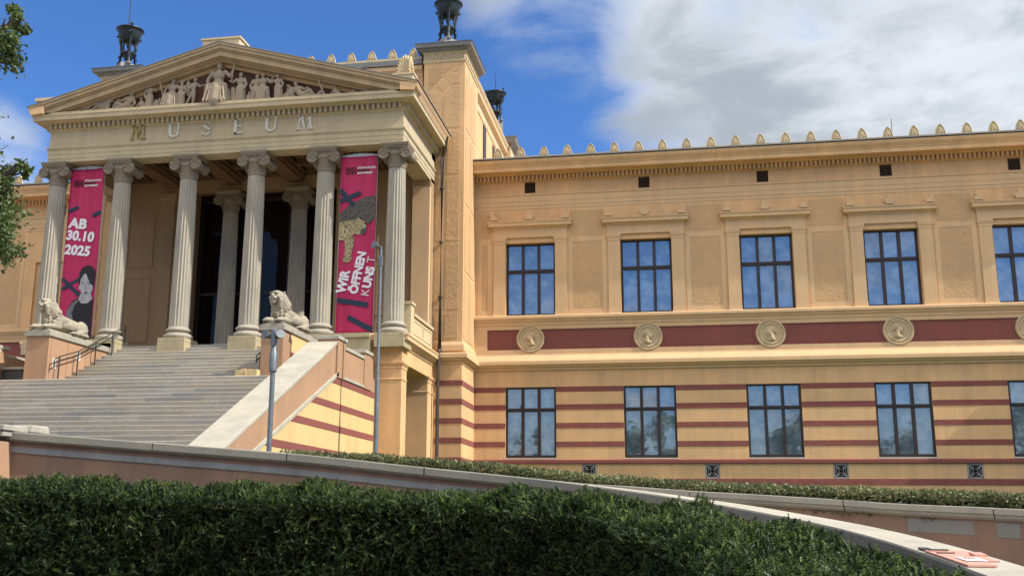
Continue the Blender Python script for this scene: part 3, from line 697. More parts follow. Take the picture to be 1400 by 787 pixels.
def base_mesh():
    m = MB(); P = []
    for (zc, r0, h) in ((10.47, .66, .13), (10.80, .585, .085)):
        P += [(r0 - h * .15 + h * math.cos(q) * .9, zc + h * math.sin(q)) for q in [math.pi * (-.5 + i / 8) for i in range(9)]]
        if zc < 10.6: P += [(.60, 10.62), (.555, 10.65), (.55, 10.69), (.57, 10.72)]
    P += [(.56, 10.90), (.53, 10.96)]
    m.lathe([(.3, 10.34)] + P + [(.3, 10.96)], seg=40); me = mesh_from('column_base', m.v, m.f, m_col); smooth(me, 40); return me
sm_, cm_, bm_ = shaft_mesh(), capital_mesh(), base_mesh()
cm_.transform(Matrix.Translation((0, 0, .07)))
def column(x, y, plinth=True, dz=0.0):
    o = D.objects.new('column', sm_); C.objects.link(o); o.parent = mus; o.location = Vector((x, y, dz)) - wloc(mus)
    for nm, me in (('capital', cm_), ('column_base', bm_)):
        c = D.objects.new(nm, me); C.objects.link(c); c.parent = o
    if plinth:
        m = MB(); m.box(x - .755, x + .755, 49.22, 50.78, 9.62, 10.12); m.box(x - .745, x + .745, 49.23, 50.77, 10.126, 10.335)
        p = obj('plinth', m, m_plinth, o, bevel=.015); 
    return o
for x in PX: column(x, YCOL)
m = MB()
for xx in (-25.36, -21.10): column(xx, 56.0, False, -.12)
# architrave, frieze
m = MB()
ARC = [(0, 20.23), (0, 20.42), (.02, 20.43), (.02, 20.66), (.04, 20.67), (.04, 20.90), (.07, 20.93), (.12, 21.0), (.12, 21.07), (.02, 21.08), (.0, 21.6), (.0, 22.5)]
loop = [(AX0, 56.0), (AX0, YA), (AX1, YA), (AX1, 56.8)]
m.sweep(loop, [(-1.0, 20.23)] + ARC + [(-1.0, 22.5)])
obj('entablature', m, m_porch, mus)
m = MB()
PCO = [(0, 22.5), (0, 22.0), (.05, 22.03), (.09, 22.08), (.09, 22.36), (.31, 22.38), (.34, 22.43), (.70, 22.43), (.70, 22.64), (.74, 22.68), (.74, 22.74), (0, 22.78)]
m.sweep(loop, PCO); dentils(m, loop, .07, .29, 22.09, 22.355, .285, .52)
obj('cornice', m, m_porch, mus)
m = MB()   # eaves moulding and gutter of the two long sides
for lp in ([(AX1, YA - .9), (AX1, 56.8)], [(AX0, 56.8), (AX0, YA - .9)]):
    m.sweep(lp, [(0, 22.78), (.74, 22.725), (.78, 22.80), (.80, 22.86), (.90, 23.02), (.93, 23.10), (0, 23.2)])
objs('eaves', m, m_trim, mus)
# pediment
ax, az = XC, 26.20; ex = 10.95; ez = 23.20; sl = (az - ez) / ex
def rake(mb, y0, y1, t0, t1, ex_):
    """band between vertical offsets t0 (upper) and t1 (lower) below the rake line"""
    for s_ in (-1, 1):
        p = [(ax, az - t0), (ax + s_ * ex_, az - sl * ex_ - t0), (ax + s_ * ex_, az - sl * ex_ - t1), (ax, az - t1)]
        mb.prism(p if s_ > 0 else p[::-1], 'Y', y0, y1)
m = MB()
rake(m, 48.58, 49.7, .03, .16, 10.93); rake(m, 48.64, 49.7, .165, .34, 10.90); rake(m, 48.72, 49.7, .345, .42, 10.86)
rake(m, 48.80, 49.7, .425, .72, 10.0); rake(m, 48.98, 49.7, .725, .80, 9.6); rake(m, 49.16, 49.7, .80, .92, 9.4)
obj('raking_cornice', m, m_rake, mus)
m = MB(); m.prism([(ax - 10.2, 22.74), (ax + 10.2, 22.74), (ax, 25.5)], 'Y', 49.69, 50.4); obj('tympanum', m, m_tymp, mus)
m = MB(); rake(m, 49.5, 49.695, .92, 1.10, 9.0); obj('tympanum_moulding', m, m_trim, mus)
m = MB(); m.box(AX0 - .6, AX1 + .6, 48.80, 49.7, 22.74, 22.86); obj('tympanum_shelf', m, m_porch, mus)
m = MB()
for s_ in (-1, 1):
    p = [(ax, az + .02), (ax + s_ * 11.0, az - sl * 11.0 + .02), (ax + s_ * 11.0, az - sl * 11.0 - .03), (ax, az - .03)]
    m.prism(p if s_ > 0 else p[::-1], 'Y', 48.55, 57.3)
obj('pediment_roof', m, m_gutter, mus)
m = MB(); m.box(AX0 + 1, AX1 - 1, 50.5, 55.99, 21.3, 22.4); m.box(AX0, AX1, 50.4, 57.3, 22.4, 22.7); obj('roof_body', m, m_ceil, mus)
m = MB(); m.box(-24.3, -22.2, 48.8, 49.9, 25.9, 26.46); m.box(-24.38, -22.12, 48.74, 49.95, 26.40, 26.5); obj('apex_block', m, m_orn, mus)
m = MB(); m.box(-33.9, -32.6, 48.7, 49.9, 23.55, 23.72); m.box(-33.75, -32.75, 48.8, 49.8, 23.2, 23.56); obj('corner_block', m, m_orn, mus)
# corner acroterion: fan shaped palmette, seen from the front and side
m = MB(); x0 = -13.1; m.box(-13.62, -12.62, 48.9, 49.6, 23.2, 23.75); m.box(-13.70, -12.56, 48.85, 49.65, 23.70, 23.80)
for k in range(-6, 7):
    a = k * .235; l = 1.06 - .035 * abs(k)
    tip = (x0 + .9 * l * math.sin(a) * .62, 23.85 + l * math.cos(a))
    for (P, Q) in (((x0, 49.15, 23.8), (tip[0], 49.15, tip[1])), ((-12.85, 49.3, 23.8), (-12.85 + .0, 49.3 + .62 * .9 * l * math.sin(a), 23.85 + l * math.cos(a) * .95))):
        P = Vector(P); Q = Vector(Q); m.tube([P, P.lerp(Q, .5), P.lerp(Q, .85), Q], [.04, .06, .085, .03], 6)
for s_ in (-1, 1):
    pts = [(x0 + s_ * (.12 + .3 * t / 6), 49.0, 23.86 + .16 * math.sin(t)) for t in range(7)]; m.tube(pts, .06, 6)
obj('corner_acroterion', m, m_orn, mus)
# coffered ceiling
m = MB(); yb0, yb1 = 50.5, 55.99
for x in [(PX[i] + PX[i + 1]) / 2 for i in range(5)]: pass
for x in PX[1:-1]:
    m.box(x - .42, x + .42, yb0, yb1, 20.55, 21.3); m.box(x - .55, x + .55, yb0, yb1, 20.75, 20.9); m.box(x - .66, x + .66, yb0, yb1, 21.0, 21.1)
for i in range(5):
    a = (AX0 + 1.0 if i == 0 else PX[i] + .66); b = (AX1 - 1.0 if i == 4 else PX[i + 1] - .66)
    for y in (50.5, 52.2, 53.95, 55.7): m.box(a, b, y, y + .29, 20.95, 21.31)
    for k in (1, 2): 
        x = a + (b - a) * k / 3; m.box(x - .08, x + .08, yb0, yb1, 21.05, 21.31)
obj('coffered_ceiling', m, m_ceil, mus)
# letters
def letter(ch, cx, cz, mat, y=YA, w=None):
    m = MB(); h = .80; z0 = cz - h / 2; z1 = cz + h / 2; ya, yb = y - .09, y + .0; sh = .055
    def q(pts): m.prism([(cx + a, z0 + b * h) for a, b in pts], 'Y', ya, yb)
    def serif(x, b, wd=.17): q([(x - wd, b), (x + wd, b), (x + wd, b + (.07 if b < .5 else -.07)), (x - wd, b + (.07 if b < .5 else -.07))][:4] if b < .5 else [(x - wd, b - .07), (x + wd, b - .07), (x + wd, b), (x - wd, b)])
    if ch == 'M':
        q([(-.36, .05), (-.30, .05), (-.20, .95), (-.28, .95)]); q([(-.28, .97), (-.10, .97), (.05, .12), (-.01, .0)]); q([(.0, .0), (.04, .12), (.20, .97), (.26, .97)][:4]); q([(.20, .97), (.34, .97), (.40, .05), (.24, .05)])
        serif(-.33, 0, .13); serif(.32, 0, .16); serif(-.27, 1, .13); serif(.27, 1, .12)
    if ch == 'U':
        pts = []; 
        ra, rb = .30, .30
        outer = [(-.30, .95), (-.30, .32)] + [(.30 * -math.cos(t * math.pi / 10), .32 - .32 * math.sin(t * math.pi / 10)) for t in range(1, 10)] + [(.30, .32), (.30, .95)]
        inner = [(.22, .95), (.22, .34)] + [(.19 * math.cos(t * math.pi / 10) + .03, .34 - .24 * math.sin(t * math.pi / 10)) for t in range(1, 10)] + [(-.15, .34), (-.15, .95)]
        n = len(outer); inn = inner[::-1]
        for i in range(n - 1): q([outer[i], outer[i + 1], inn[i + 1], inn[i]])
        serif(-.22, 1, .17); serif(.26, 1, .13)
    if ch == 'S':
        ctr = [(.20, .78), (.12, .92), (-.02, .955), (-.17, .88), (-.20, .74), (-.10, .60), (.06, .49), (.19, .37), (.20, .22), (.10, .08), (-.05, .045), (-.18, .10), (-.23, .26)]
        wd = [.045, .06, .06, .075, .095, .115, .125, .115, .095, .075, .06, .06, .045]
        m.tube([(cx + a, y - .045, z0 + b * h) for a, b in ctr], [q_ * .62 for q_ in wd], 6); serif(.21, .80 + .12, .03); serif(-.23, .1, .03)
    if ch == 'E':
        q([(-.22, .0), (-.07, .0), (-.07, 1), (-.22, 1)]); q([(-.27, .93), (.22, .93), (.22, 1), (-.27, 1)]); q([(-.27, 0), (.26, 0), (.26, .07), (-.27, .07)]); q([(-.07, .47), (.12, .47), (.12, .53), (-.07, .53)])
        q([(.17, .93), (.22, .93), (.22, .76)]); q([(.19, .07), (.26, .07), (.28, .28)]); q([(.10, .38), (.14, .38), (.14, .62), (.10, .62)])
    return obj('letter', m, mat, mus)
for ch, x, mt in (('M', -28.03, m_gold), ('U', -25.94, m_lets), ('S', -24.07, m_lets), ('E', -22.28, m_lets), ('U', -20.44, m_lets), ('M', -18.57, m_lets)):
    letter(ch, x, 21.68 - .02, mt)
# porch back wall with the tall glazed opening
YB = 56.0
m = MB(); holes_wall(m, AX0, AX1, 10.1, 20.6, YB, YB + .8, [(-27.67, -18.86, 10.1, 20.3)])
m.box(AX0, AX1, YB, YB + .8, 20.6, 22.4)
for s_ in (-1, 1):   # antae at the ends and beside the opening
    for a, b in ((XC + s_ * 9.95, XC + s_ * 9.0), (XC + s_ * 6.5, XC + s_ * 5.6)):
        x0, x1 = sorted((a, b)); m.box(x0, x1, YB - .24, YB, 10.1, 19.7); m.sweep([(x0, YB), (x0, YB - .24), (x1, YB - .24), (x1, YB)], [(0, 19.6), (.03, 19.65), (.03, 19.8), (.08, 19.9), (.10, 20.1), (.10, 20.2), (0, 20.2)]); m.box(x0, x1, YB - .24, YB, 19.7, 20.2)
        m.sweep([(x0, YB), (x0, YB - .24), (x1, YB - .24), (x1, YB)], [(0, 10.9), (.04, 10.8), (.10, 10.6), (.10, 10.1), (0, 10.1)])
m.box(AX0, AX1, YB - .12, YB, 20.2, 20.95)
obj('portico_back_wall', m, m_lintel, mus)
m = MB()
for s_ in (-1, 1):
    for z0, z1 in ((11.3, 15.2), (15.8, 19.2)):
        x0, x1 = sorted((XC + s_ * 8.6, XC + s_ * 6.9)); t = .08
        for bx in ((x0, x1, z1 - t, z1), (x0, x1, z0, z0 + t), (x0, x0 + t, z0 + t, z1 - t), (x1 - t, x1, z0 + t, z1 - t)): m.box(bx[0], bx[1], YB - .03, YB + .01, bx[2], bx[3])
objs('wall_panel_moulding', m, m_lintel, mus)
fr = MB(); y = 57.2
xs = [-27.67, -26.3, -24.4, -22.05, -20.1, -18.86]
for x in xs: fr.box(x - .09, x + .09, y - .08, y + .08, 10.1, 20.3)
for z in (14.2, 19.9): fr.box(-27.67, -18.86, y - .07, y + .07, z, z + .16)
for x0 in (-25.9, -23.2): pass
d = obj('glazed_screen', fr, m_frame, mus)
for i in range(5):
    for z0, z1 in ((10.1, 14.2), (14.36, 19.9)):
        m = MB(); m.add([(xs[i] + .09, y, z0), (xs[i + 1] - .09, y + random.uniform(-.02, .02), z0), (xs[i + 1] - .09, y, z1), (xs[i] + .09, y, z1)], [(0, 1, 2, 3)]); obj('pane', m, m_dglass, d)
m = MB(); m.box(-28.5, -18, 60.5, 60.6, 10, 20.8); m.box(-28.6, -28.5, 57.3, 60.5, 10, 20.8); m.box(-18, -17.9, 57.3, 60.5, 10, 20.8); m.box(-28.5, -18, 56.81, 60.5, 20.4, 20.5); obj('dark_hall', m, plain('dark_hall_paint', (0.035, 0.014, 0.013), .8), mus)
# anta / return at the tower, portico base and terrace
m = MB()
for s_ in (-1, 1):
    f = (lambda x: x) if s_ > 0 else (lambda x: 2 * XC - x)
    def bx(x0, x1, *r): a, b = sorted((f(x0), f(x1))); m.box(a, b, *r)
    bx(-14.25, -13.24, 55.70, YB + .8, 10.1, 20.23)
    bx(-13.6, -13.1, 50.5, 56.9, 9.5, 9.78) if False else None
objs('end_pier', m, m_trim, mus)
m = MB(); x0, x1 = 2 * XC + 13.1, -13.1
m.box(x0 + .3, x1 - .3, 51.2, 56.8, -.82, 10.08) if False else None
m.box(x0 + 1.6, x1 - 1.6, 50.9, 56.0, 9.0, 10.08)
m.box(XC - 8.6, XC + 8.6, 50.4, 51.0, 9.88, 10.11)
obj('portico_floor', m, m_step, mus)
m = MB()
for s_ in (-1, 1):
    f = (lambda x: x) if s_ > 0 else (lambda x: 2 * XC - x)
    def bx(x0, x1, *r): a, b = sorted((f(x0), f(x1))); m.box(a, b, *r)
    bx(-16.2, -14.60, 49.9, 51.0, -.82, 9.6)
    bx(-14.6, -13.1, 49.75, 50.75, -.82, 8.9)                        # front pier
    bx(-14.6, -13.1, 55.35, 56.75, -.82, 8.9)                       # rear pier
    bx(-14.6, -13.1, 49.75, 56.75, 8.92, 9.62)                      # lintel
    bx(-22, -14.6, 54.6, 55.0, -.82, 9.5)
    for ya, yb in ((49.75, 50.75), (55.35, 56.75)):
        lp = [(-14.6, ya), (-13.1, ya), (-13.1, yb), (-14.6, yb)]
        if s_ < 0: lp = [(f(a), b) for a, b in lp][::-1]
        m.sweep(lp, [(0, 8.58), (.03, 8.62), (.03, 8.72), (.08, 8.80), (.12, 8.86), (.12, 8.94), (0, 8.94)]); m.sweep(lp, [(0, 8.04), (.03, 8.06), (.03, 8.12), (0, 8.14)])
objs('portico_base', m, m_wall, mus)
m = MB()
for s_ in (-1, 1):
    f = (lambda x: x) if s_ > 0 else (lambda x: 2 * XC - x)
    lp = [(-15.6, 49.75), (-13.1, 49.75), (-13.1, 56.8)]
    if s_ < 0: lp = [(f(a), b) for a, b in lp][::-1]
    m.sweep(lp, [(0, 10.34), (.36, 10.33), (.40, 10.29), (.40, 10.22), (.36, 10.18), (.36, 10.0), (.28, 9.95), (.22, 9.86), (.10, 9.80), (.05, 9.66), (.0, 9.62)])
    a, b = sorted((f(-15.6), f(-13.1))); m.box(a, b, 49.75, 56.8, 9.63, 10.335)
objs('terrace_string', m, m_trim, mus)
m = MB()
for s_ in (-1, 1):
    f = (lambda x: x) if s_ > 0 else (lambda x: 2 * XC - x)
    def bx(x0, x1, *r): a, b = sorted((f(x0), f(x1))); m.box(a, b, *r)
    bx(-13.36, -12.95, 50.55, 55.6, 10.35, 11.5); bx(-13.40, -12.88, 50.5, 51.2, 10.35, 11.98); bx(-13.46, -12.82, 50.44, 51.26, 11.98, 12.12); bx(-13.42, -12.86, 51.26, 55.6, 11.5, 11.64)
    for ya, yb in ((51.4, 53.3), (53.5, 55.4)):
        for r in ((ya, yb, 11.28, 11.34), (ya, yb, 10.60, 10.66), (ya, ya + .06, 10.66, 11.28), (yb - .06, yb, 10.66, 11.28)): bx(-12.95, -12.925, *r)
objs('terrace_parapet', m, m_orn, mus)
# downpipes
def downpipe(xp, ztop, lx):
    m = MB(); y = 56.66; m.tube([(lx, 56.2, 23.0), (lx * .5 + xp * .5, 56.5, 22.3), (xp, y, 21.9), (xp, y, 10.45)], .105, 12); m.tube([(xp, 56.36, 10.5), (xp, 56.36, 3.0)], .105, 12); m.tube([(xp, y, 10.6), (xp, 56.36, 10.3)], .10, 10)
    for z in (20, 16.8, 13.6, 8.9, 6.7): m.lathe([(.13, z - .04), (.13, z + .04)], (xp, y if z > 10.4 else 56.36, 0), 14)
    return obj('downpipe', m, m_pipe, mus, sm=40)
downpipe(-12.76, 22.5, -12.4); downpipe(2 * XC + 12.76, 22.5, 2 * XC + 12.4)
# ---- pediment figures -------------------------------------------------
def human(x, pose, h=1.0, flip=1, y=49.25, z=22.86):
    """relief figures; joints given in a unit-tall frame, x to the viewer's right"""
    P = []
    def e(c, r): P.append(('e', (x + flip * c[0] * h, y + c[1] * h, z + c[2] * h), tuple(q * h for q in r)))
    def c(a, b, r0, r1): P.append(('c', (x + flip * a[0] * h, y + a[1] * h, z + a[2] * h), (x + flip * b[0] * h, y + b[1] * h, z + b[2] * h), r0 * h, r1 * h))
    if pose == 'stand':
        e((0, 0, .93), (.065, .07, .085)); e((0, .02, .97), (.07, .07, .06)); c((0, 0, .86), (0, 0, .82), .035, .04)
        e((0, 0, .72), (.13, .08, .14)); e((0, 0, .54), (.12, .08, .13)); c((-.06, 0, .50), (-.10, 0, .02), .10, .07); c((.05, 0, .50), (.06, -.03, .02), .10, .07); c((-.02, 0, .5), (-.02, 0, .05), .10, .12)
        c((-.13, 0, .80), (-.20, -.03, .60), .045, .038); c((-.20, -.03, .60), (-.14, -.08, .44), .038, .03); c((.13, 0, .80), (.24, -.04, .70), .045, .038); c((.24, -.04, .70), (.34, -.06, .74), .036, .025)
        for k in range(-2, 3): c((k * .045, -.08, .48), (k * .06, -.10, .04), .014, .02)
    if pose == 'seat':
        e((0, 0, .93), (.065, .07, .085)); e((0, .02, .97), (.075, .07, .06)); c((0, 0, .86), (0, 0, .82), .04, .045)
        e((0, 0, .70), (.15, .09, .15)); e((0, 0, .52), (.13, .10, .12)); c((-.06, 0, .45), (-.20, -.10, .40), .10, .09); c((.06, 0, .45), (.18, -.10, .40), .10, .09)
        c((-.20, -.10, .38), (-.26, -.08, .02), .085, .06); c((.18, -.10, .38), (.24, -.08, .02), .085, .06); c((0, 0, .36), (0, 0, .05), .22, .26)
        c((-.15, 0, .79), (-.26, -.02, .60), .05, .042); c((-.26, -.02, .60), (-.22, -.09, .46), .04, .03); c((.15, 0, .79), (.28, -.02, .66), .05, .042); c((.28, -.02, .66), (.36, -.04, .82), .04, .03)
        for k in range(-3, 4): c((k * .06, -.18, .36), (k * .085, -.22, .03), .018, .024)
    if pose == 'wing':
        human_p = [('s',)]
        e((0, 0, .93), (.06, .06, .08)); e((.0, .02, .97), (.065, .06, .05)); e((0, 0, .72), (.10, .07, .14)); e((0, 0, .54), (.085, .07, .11)); c((-.03, 0, .5), (-.12, 0, .25), .065, .05); c((-.12, 0, .25), (-.22, 0, .02), .05, .03); c((.03, 0, .5), (.06, -.02, .26), .065, .05); c((.06, -.02, .26), (.03, -.02, .02), .05, .03)
        c((.10, 0, .80), (.22, -.04, .70), .04, .035); c((.22, -.04, .70), (.36, -.05, .76), .033, .025); c((-.09, 0, .8), (-.1, -.06, .62), .04, .03)
        e((-.22, .05, .68), (.10, .035, .28), (0)) if False else None
        P.append(('e', (x - flip * .24 * h, y + .05 * h, z + .66 * h), (.10 * h, .035 * h, .30 * h), (0, -.12 * flip, 0)))
    if pose == 'recline':       # lying, torso raised at the left, legs to the right
        e((-.32, 0, .56), (.065, .07, .08)); e((-.34, .02, .60), (.07, .06, .06)); c((-.31, 0, .49), (-.28, 0, .44), .04, .05); e((-.26, 0, .34), (.14, .08, .14), ) ; e((-.16, 0, .20), (.14, .09, .12)); c((-.10, 0, .14), (.16, -.04, .26), .09, .07); c((.16, -.04, .26), (.30, -.03, .05), .065, .045)
        c((-.10, 0, .12), (.22, 0, .10), .09, .07); c((.22, 0, .10), (.48, 0, .05), .06, .035); c((.48, 0, .06), (.56, -.02, .10), .035, .02); c((-.38, 0, .42), (-.46, -.03, .22), .045, .038); c((-.46, -.03, .22), (-.36, -.07, .08), .038, .03); c((-.18, -.02, .42), (-.02, -.06, .32), .045, .035); c((-.02, -.06, .32), (.12, -.07, .36), .035, .025)
    if pose == 'crouch':
        e((0, 0, .46), (.06, .06, .075)); c((0, 0, .40), (.02, 0, .36), .035, .04); e((.05, 0, .24), (.12, .08, .15)); e((.14, 0, .10), (.20, .09, .10)); c((-.02, -.03, .32), (-.16, -.05, .12), .04, .03); c((.12, 0, .30), (.24, -.04, .16), .04, .03); c((.2, 0, .08), (.5, 0, .05), .07, .04)
    return P
figs = [(-23.45, 'seat', 2.35, 1), (-25.6, 'stand', 1.5, -1), (-21.35, 'stand', 1.55, 1), (-27.9, 'crouch', 1.35, 1), (-30.3, 'crouch', 1.2, 1), (-17.6, 'crouch', 1.2, -1), (-22.15, 'stand', 1.72, -1), (-24.95, 'wing', 1.62, 1), (-26.15, 'seat', 1.62, 1), (-27.35, 'stand', 1.45, 1), (-29.0, 'recline', 1.75, -1), (-28.6, 'crouch', 1.2, -1), (-31.0, 'crouch', 1.1, -1), (-32.0, 'crouch', .85, 1),
        (-20.9, 'seat', 1.62, 1), (-20.0, 'stand', 1.50, -1), (-18.5, 'recline', 1.65, 1), (-16.9, 'crouch', 1.25, 1), (-15.9, 'crouch', .85, -1)]
def zfit(x): return az - sl * abs(x - ax) - 1.05 - 22.86
def drapery(x, h, seed):
    q = random.Random(seed); P = []
    for k in range(7):
        a = x + q.uniform(-.30, .30) * h; z0 = 22.9; z1 = 22.9 + h * q.uniform(.18, .42)
        P.append(('c', (a, 49.32 + q.uniform(-.05, .08), z0), (a + q.uniform(-.18, .18) * h, 49.38, z1), .12 * h, .06 * h))
    return P
for i, (x, p, h, fl) in enumerate(figs):
    lean = Matrix.Translation((x, 0, 22.86)) @ Matrix.Rotation(random.uniform(-.10, .10), 4, 'Y') @ Matrix.Translation((-x, 0, -22.86))
    pr = human(x, p, h, fl) + (drapery(x + random.choice((-1, 1)) * .22 * h, h, i) if p in ('stand', 'seat') else [])
    sculpt('relief_figure', pr, m_figure, .024, mus, it=1, relax=.3, xf=lean)
# attributes: sceptre, staff, table, beasts
m = MB(); m.tube([(-22.62, 49.05, 24.1), (-22.50, 49.0, 25.2)], .035, 6); m.lathe([(.001, 25.18), (.06, 25.22), (.05, 25.32), (.001, 25.36)], (-22.50, 49.0, 0), 8); obj('sceptre', m, m_figure, mus)
m = MB(); m.tube([(-26.75, 49.0, 24.35), (-26.45, 48.98, 23.4)], .03, 6); obj('staff', m, m_figure, mus)
m = MB(); m.tube([(-17.75, 49.0, 23.75), (-17.4, 49.0, 22.9)], .035, 6); obj('staff', m, m_figure, mus)
sculpt('relief_beast', [('e', (-30.1, 49.25, 23.25), (.45, .14, .26)), ('e', (-29.75, 49.2, 23.5), (.3, .12, .14)), ('c', (-30.3, 49.2, 23.3), (-30.7, 49.15, 23.45), .14, .08), ('c', (-30.45, 49.2, 23.2), (-30.8, 49.1, 22.92), .08, .05), ('c', (-29.9, 49.2, 23.1), (-29.5, 49.15, 22.92), .1, .06), ('e', (-30.2, 49.2, 23.62), (.25, .08, .12), (0, .4, 0))], m_figure, .04, mus, it=1)
sculpt('relief_beast', [('e', (-15.0, 49.3, 23.05), (.5, .14, .16)), ('e', (-14.6, 49.3, 23.12), (.2, .1, .15)), ('c', (-15.2, 49.3, 23.1), (-15.6, 49.3, 23.2), .1, .05)], m_figure, .04, mus, it=1)
sculpt('relief_beast', [('e', (-19.3, 49.25, 23.35), (.2, .12, .26)), ('e', (-19.45, 49.2, 23.62), (.16, .08, .08), (0, .5, 0)), ('c', (-19.3, 49.2, 23.2), (-19.2, 49.2, 22.92), .14, .1)], m_figure, .04, mus, it=1)
# ------------------------------------------------------------------ staircase
stair = thing('grand_staircase', (XC, 40, 2.4), 'wide grey granite staircase rising to the portico between plastered cheek walls', 'staircase')
def flight(name, x0, x1, steps, yb, zb):
    m = MB()
    for z, y in steps:
        ch = .022
        m.prism([(y, z - .24), (y, z - ch), (y + ch, z), (y + .62, z), (y + .62, z - .24)], 'X', x0, x1)
    return obj(name, m, m_step, stair)
flight('upper_flight', -28.62, -17.9, [(7.44 + .238 * (k + 1), 44.88 + .505 * k) for k in range(11)], 51, 7)
flight('lower_flight', -30.8, -15.7, [(7.44 - .235 * n, 42.8 - .505 * n) for n in range(1, 23)], 42, 2)
m = MB(); m.prism([(42.8, 7.2), (42.8, 7.405), (42.835, 7.44), (49.9, 7.44), (49.9, 7.2)], 'X', -30.8, -15.7); m.box(-30.8, -15.7, 42.9, 49.8, 6.9, 7.2); obj('landing', m, m_step, stair)
for xa, xb in ((-18.02, -14.6), (2 * XC + 14.6, 2 * XC + 18.02)): m = MB(); m.box(xa, xb, 49.22, 50.0, 7.44, 10.12); m.box(xa + .01, xb - .01, 49.12, 50.9, 10.119, 10.33); obj('landing_back_wall', m, m_plinth, stair)
CZ = lambda y: 8.94 - .47 * (43.48 - y)
MZ = lambda y: 7.65 - .433 * (43.79 - y)
MY = lambda z: 43.79 - (7.65 - z) / .433
def cheek(s_):
    f = (lambda x: x) if s_ > 0 else (lambda x: 2 * XC - x)
    def px(mb, poly, x0, x1): a, b = sorted((f(x0), f(x1))); mb.prism(poly, 'X', a, b)
    def bx(mb, x0, x1, *r): a, b = sorted((f(x0), f(x1))); mb.box(a, b, *r)
    m = MB(); px(m, [(31.6, -.8), (31.6, CZ(31.6) - .2), (43.6, CZ(43.6) - .2), (43.6, -.8)], -15.6, -14.46)
    bx(m, -15.3, -14.46, 43.6, 49.7, -.8, 8.75); w_ = obj('cheek_wall', m, m_pink, stair)
    m = MB(); px(m, [(32.2, CZ(32.2) - .16), (32.2, CZ(32.2)), (43.6, CZ(43.6)), (43.6, CZ(43.6) - .16)], -15.75, -14.40); px(m, [(31.2, CZ(32.2) - .24), (31.2, CZ(32.2) - .06), (32.19, CZ(32.2) - .06), (32.19, CZ(32.2) - .24)], -15.8, -14.36)
    obj('sloping_coping', m, m_cop2, w_, bevel=.02)
    m = MB(); px(m, [(31.6, -.8), (31.6, MZ(31.6) - .2), (MY(7.45), 7.25), (49.7, 7.25), (49.7, -.8)], -14.46, -14.44); obj('yellow_field', m, m_yellow, w_)
    m = MB(); px(m, [(31.6, MZ(31.6) - .2), (31.6, MZ(31.6)), (43.9, MZ(43.9)), (43.9, MZ(43.9) - .2)], -14.46, -14.38); obj('sloping_moulding', m, m_cop2, w_, bevel=.02)
    m = MB()
    for z0, z1 in ((7.13, 7.41), (6.02, 6.30), (5.06, 5.34), (3.98, 4.26)): px(m, [(MY(z0 + .22), z0), (MY(z1 + .22), z1), (49.7, z1), (49.7, z0)], -14.44, -14.425)
    objs('painted_stripe', m, m_maroon, w_)
    m = MB(); bx(m, -15.32, -14.38, 43.6, 44.72, 7.42, 9.08); bx(m, -15.32, -14.38, 47.72, 48.92, 7.42, 9.08); bx(m, -15.32, -14.44, 48.92, 49.7, 7.42, 9.0); bx(m, -15.2, -14.42, 44.72, 47.72, 7.42, 8.76)
    objs('parapet_pier', m, m_pink, w_)
    m = MB()
    for y0, y1, zt in ((43.55, 44.80, 9.09), (47.66, 48.98, 9.09)): bx(m, -15.38, -14.32, y0, y1, zt, zt + .17)
    bx(m, -15.26, -14.36, 44.8, 47.66, 8.77, 8.93); bx(m, -14.44, -14.37, 44.72, 47.72, 7.42, 7.56)
    objs('parapet_coping', m, m_cop2, w_, bevel=.015)
cheek(1); cheek(-1)
# pedestals and lions ------------------------------------------------------
def pedestal(x0, x1, label):
    t = thing('lion_pedestal', ((x0 + x1) / 2, 46.4, 7.44), label, 'pedestal', 'pedestals flanking the upper steps')
    m = MB(); m.box(x0, x1, 43.78, 49.1, 7.445, 9.58); obj('body', m, m_pink, t)
    m = MB(); m.box(x0 - .10, x1 + .10, 43.68, 49.2, 9.583, 9.85); obj('coping', m, m_cop, t, bevel=.025)
    return t
pl = pedestal(-29.62, -28.47, 'pink plastered pedestal under the left stone lion, beside the steps and handrail')
pr_ = pedestal(-18.03, -17.0, 'pink plastered pedestal under the right stone lion, with a yellow side field')
m = MB(); m.box(-17.0, -16.985, 44.75, 49.1, 7.45, 9.57); obj('yellow_field', m, m_yellow, pr_)
m = MB(); m.box(-16.985, -16.975, 44.76, 49.1, 8.45, 8.75); obj('painted_stripe', m, m_maroon, pr_)
m = MB(); m.box(-28.47, -28.458, 44.2, 44.5, 8.15, 8.62); m.box(-28.47, -28.458, 46.15, 46.5, 8.80, 9.20); objs('white_notice', m, m_white, pl)
m = MB()
for y in (44.0, 45.35, 46.95, 48.3): m.box(-28.47, -28.462, y, y + .02, 7.5, 9.55)
objs('render_joint', m, m_brown, pl)
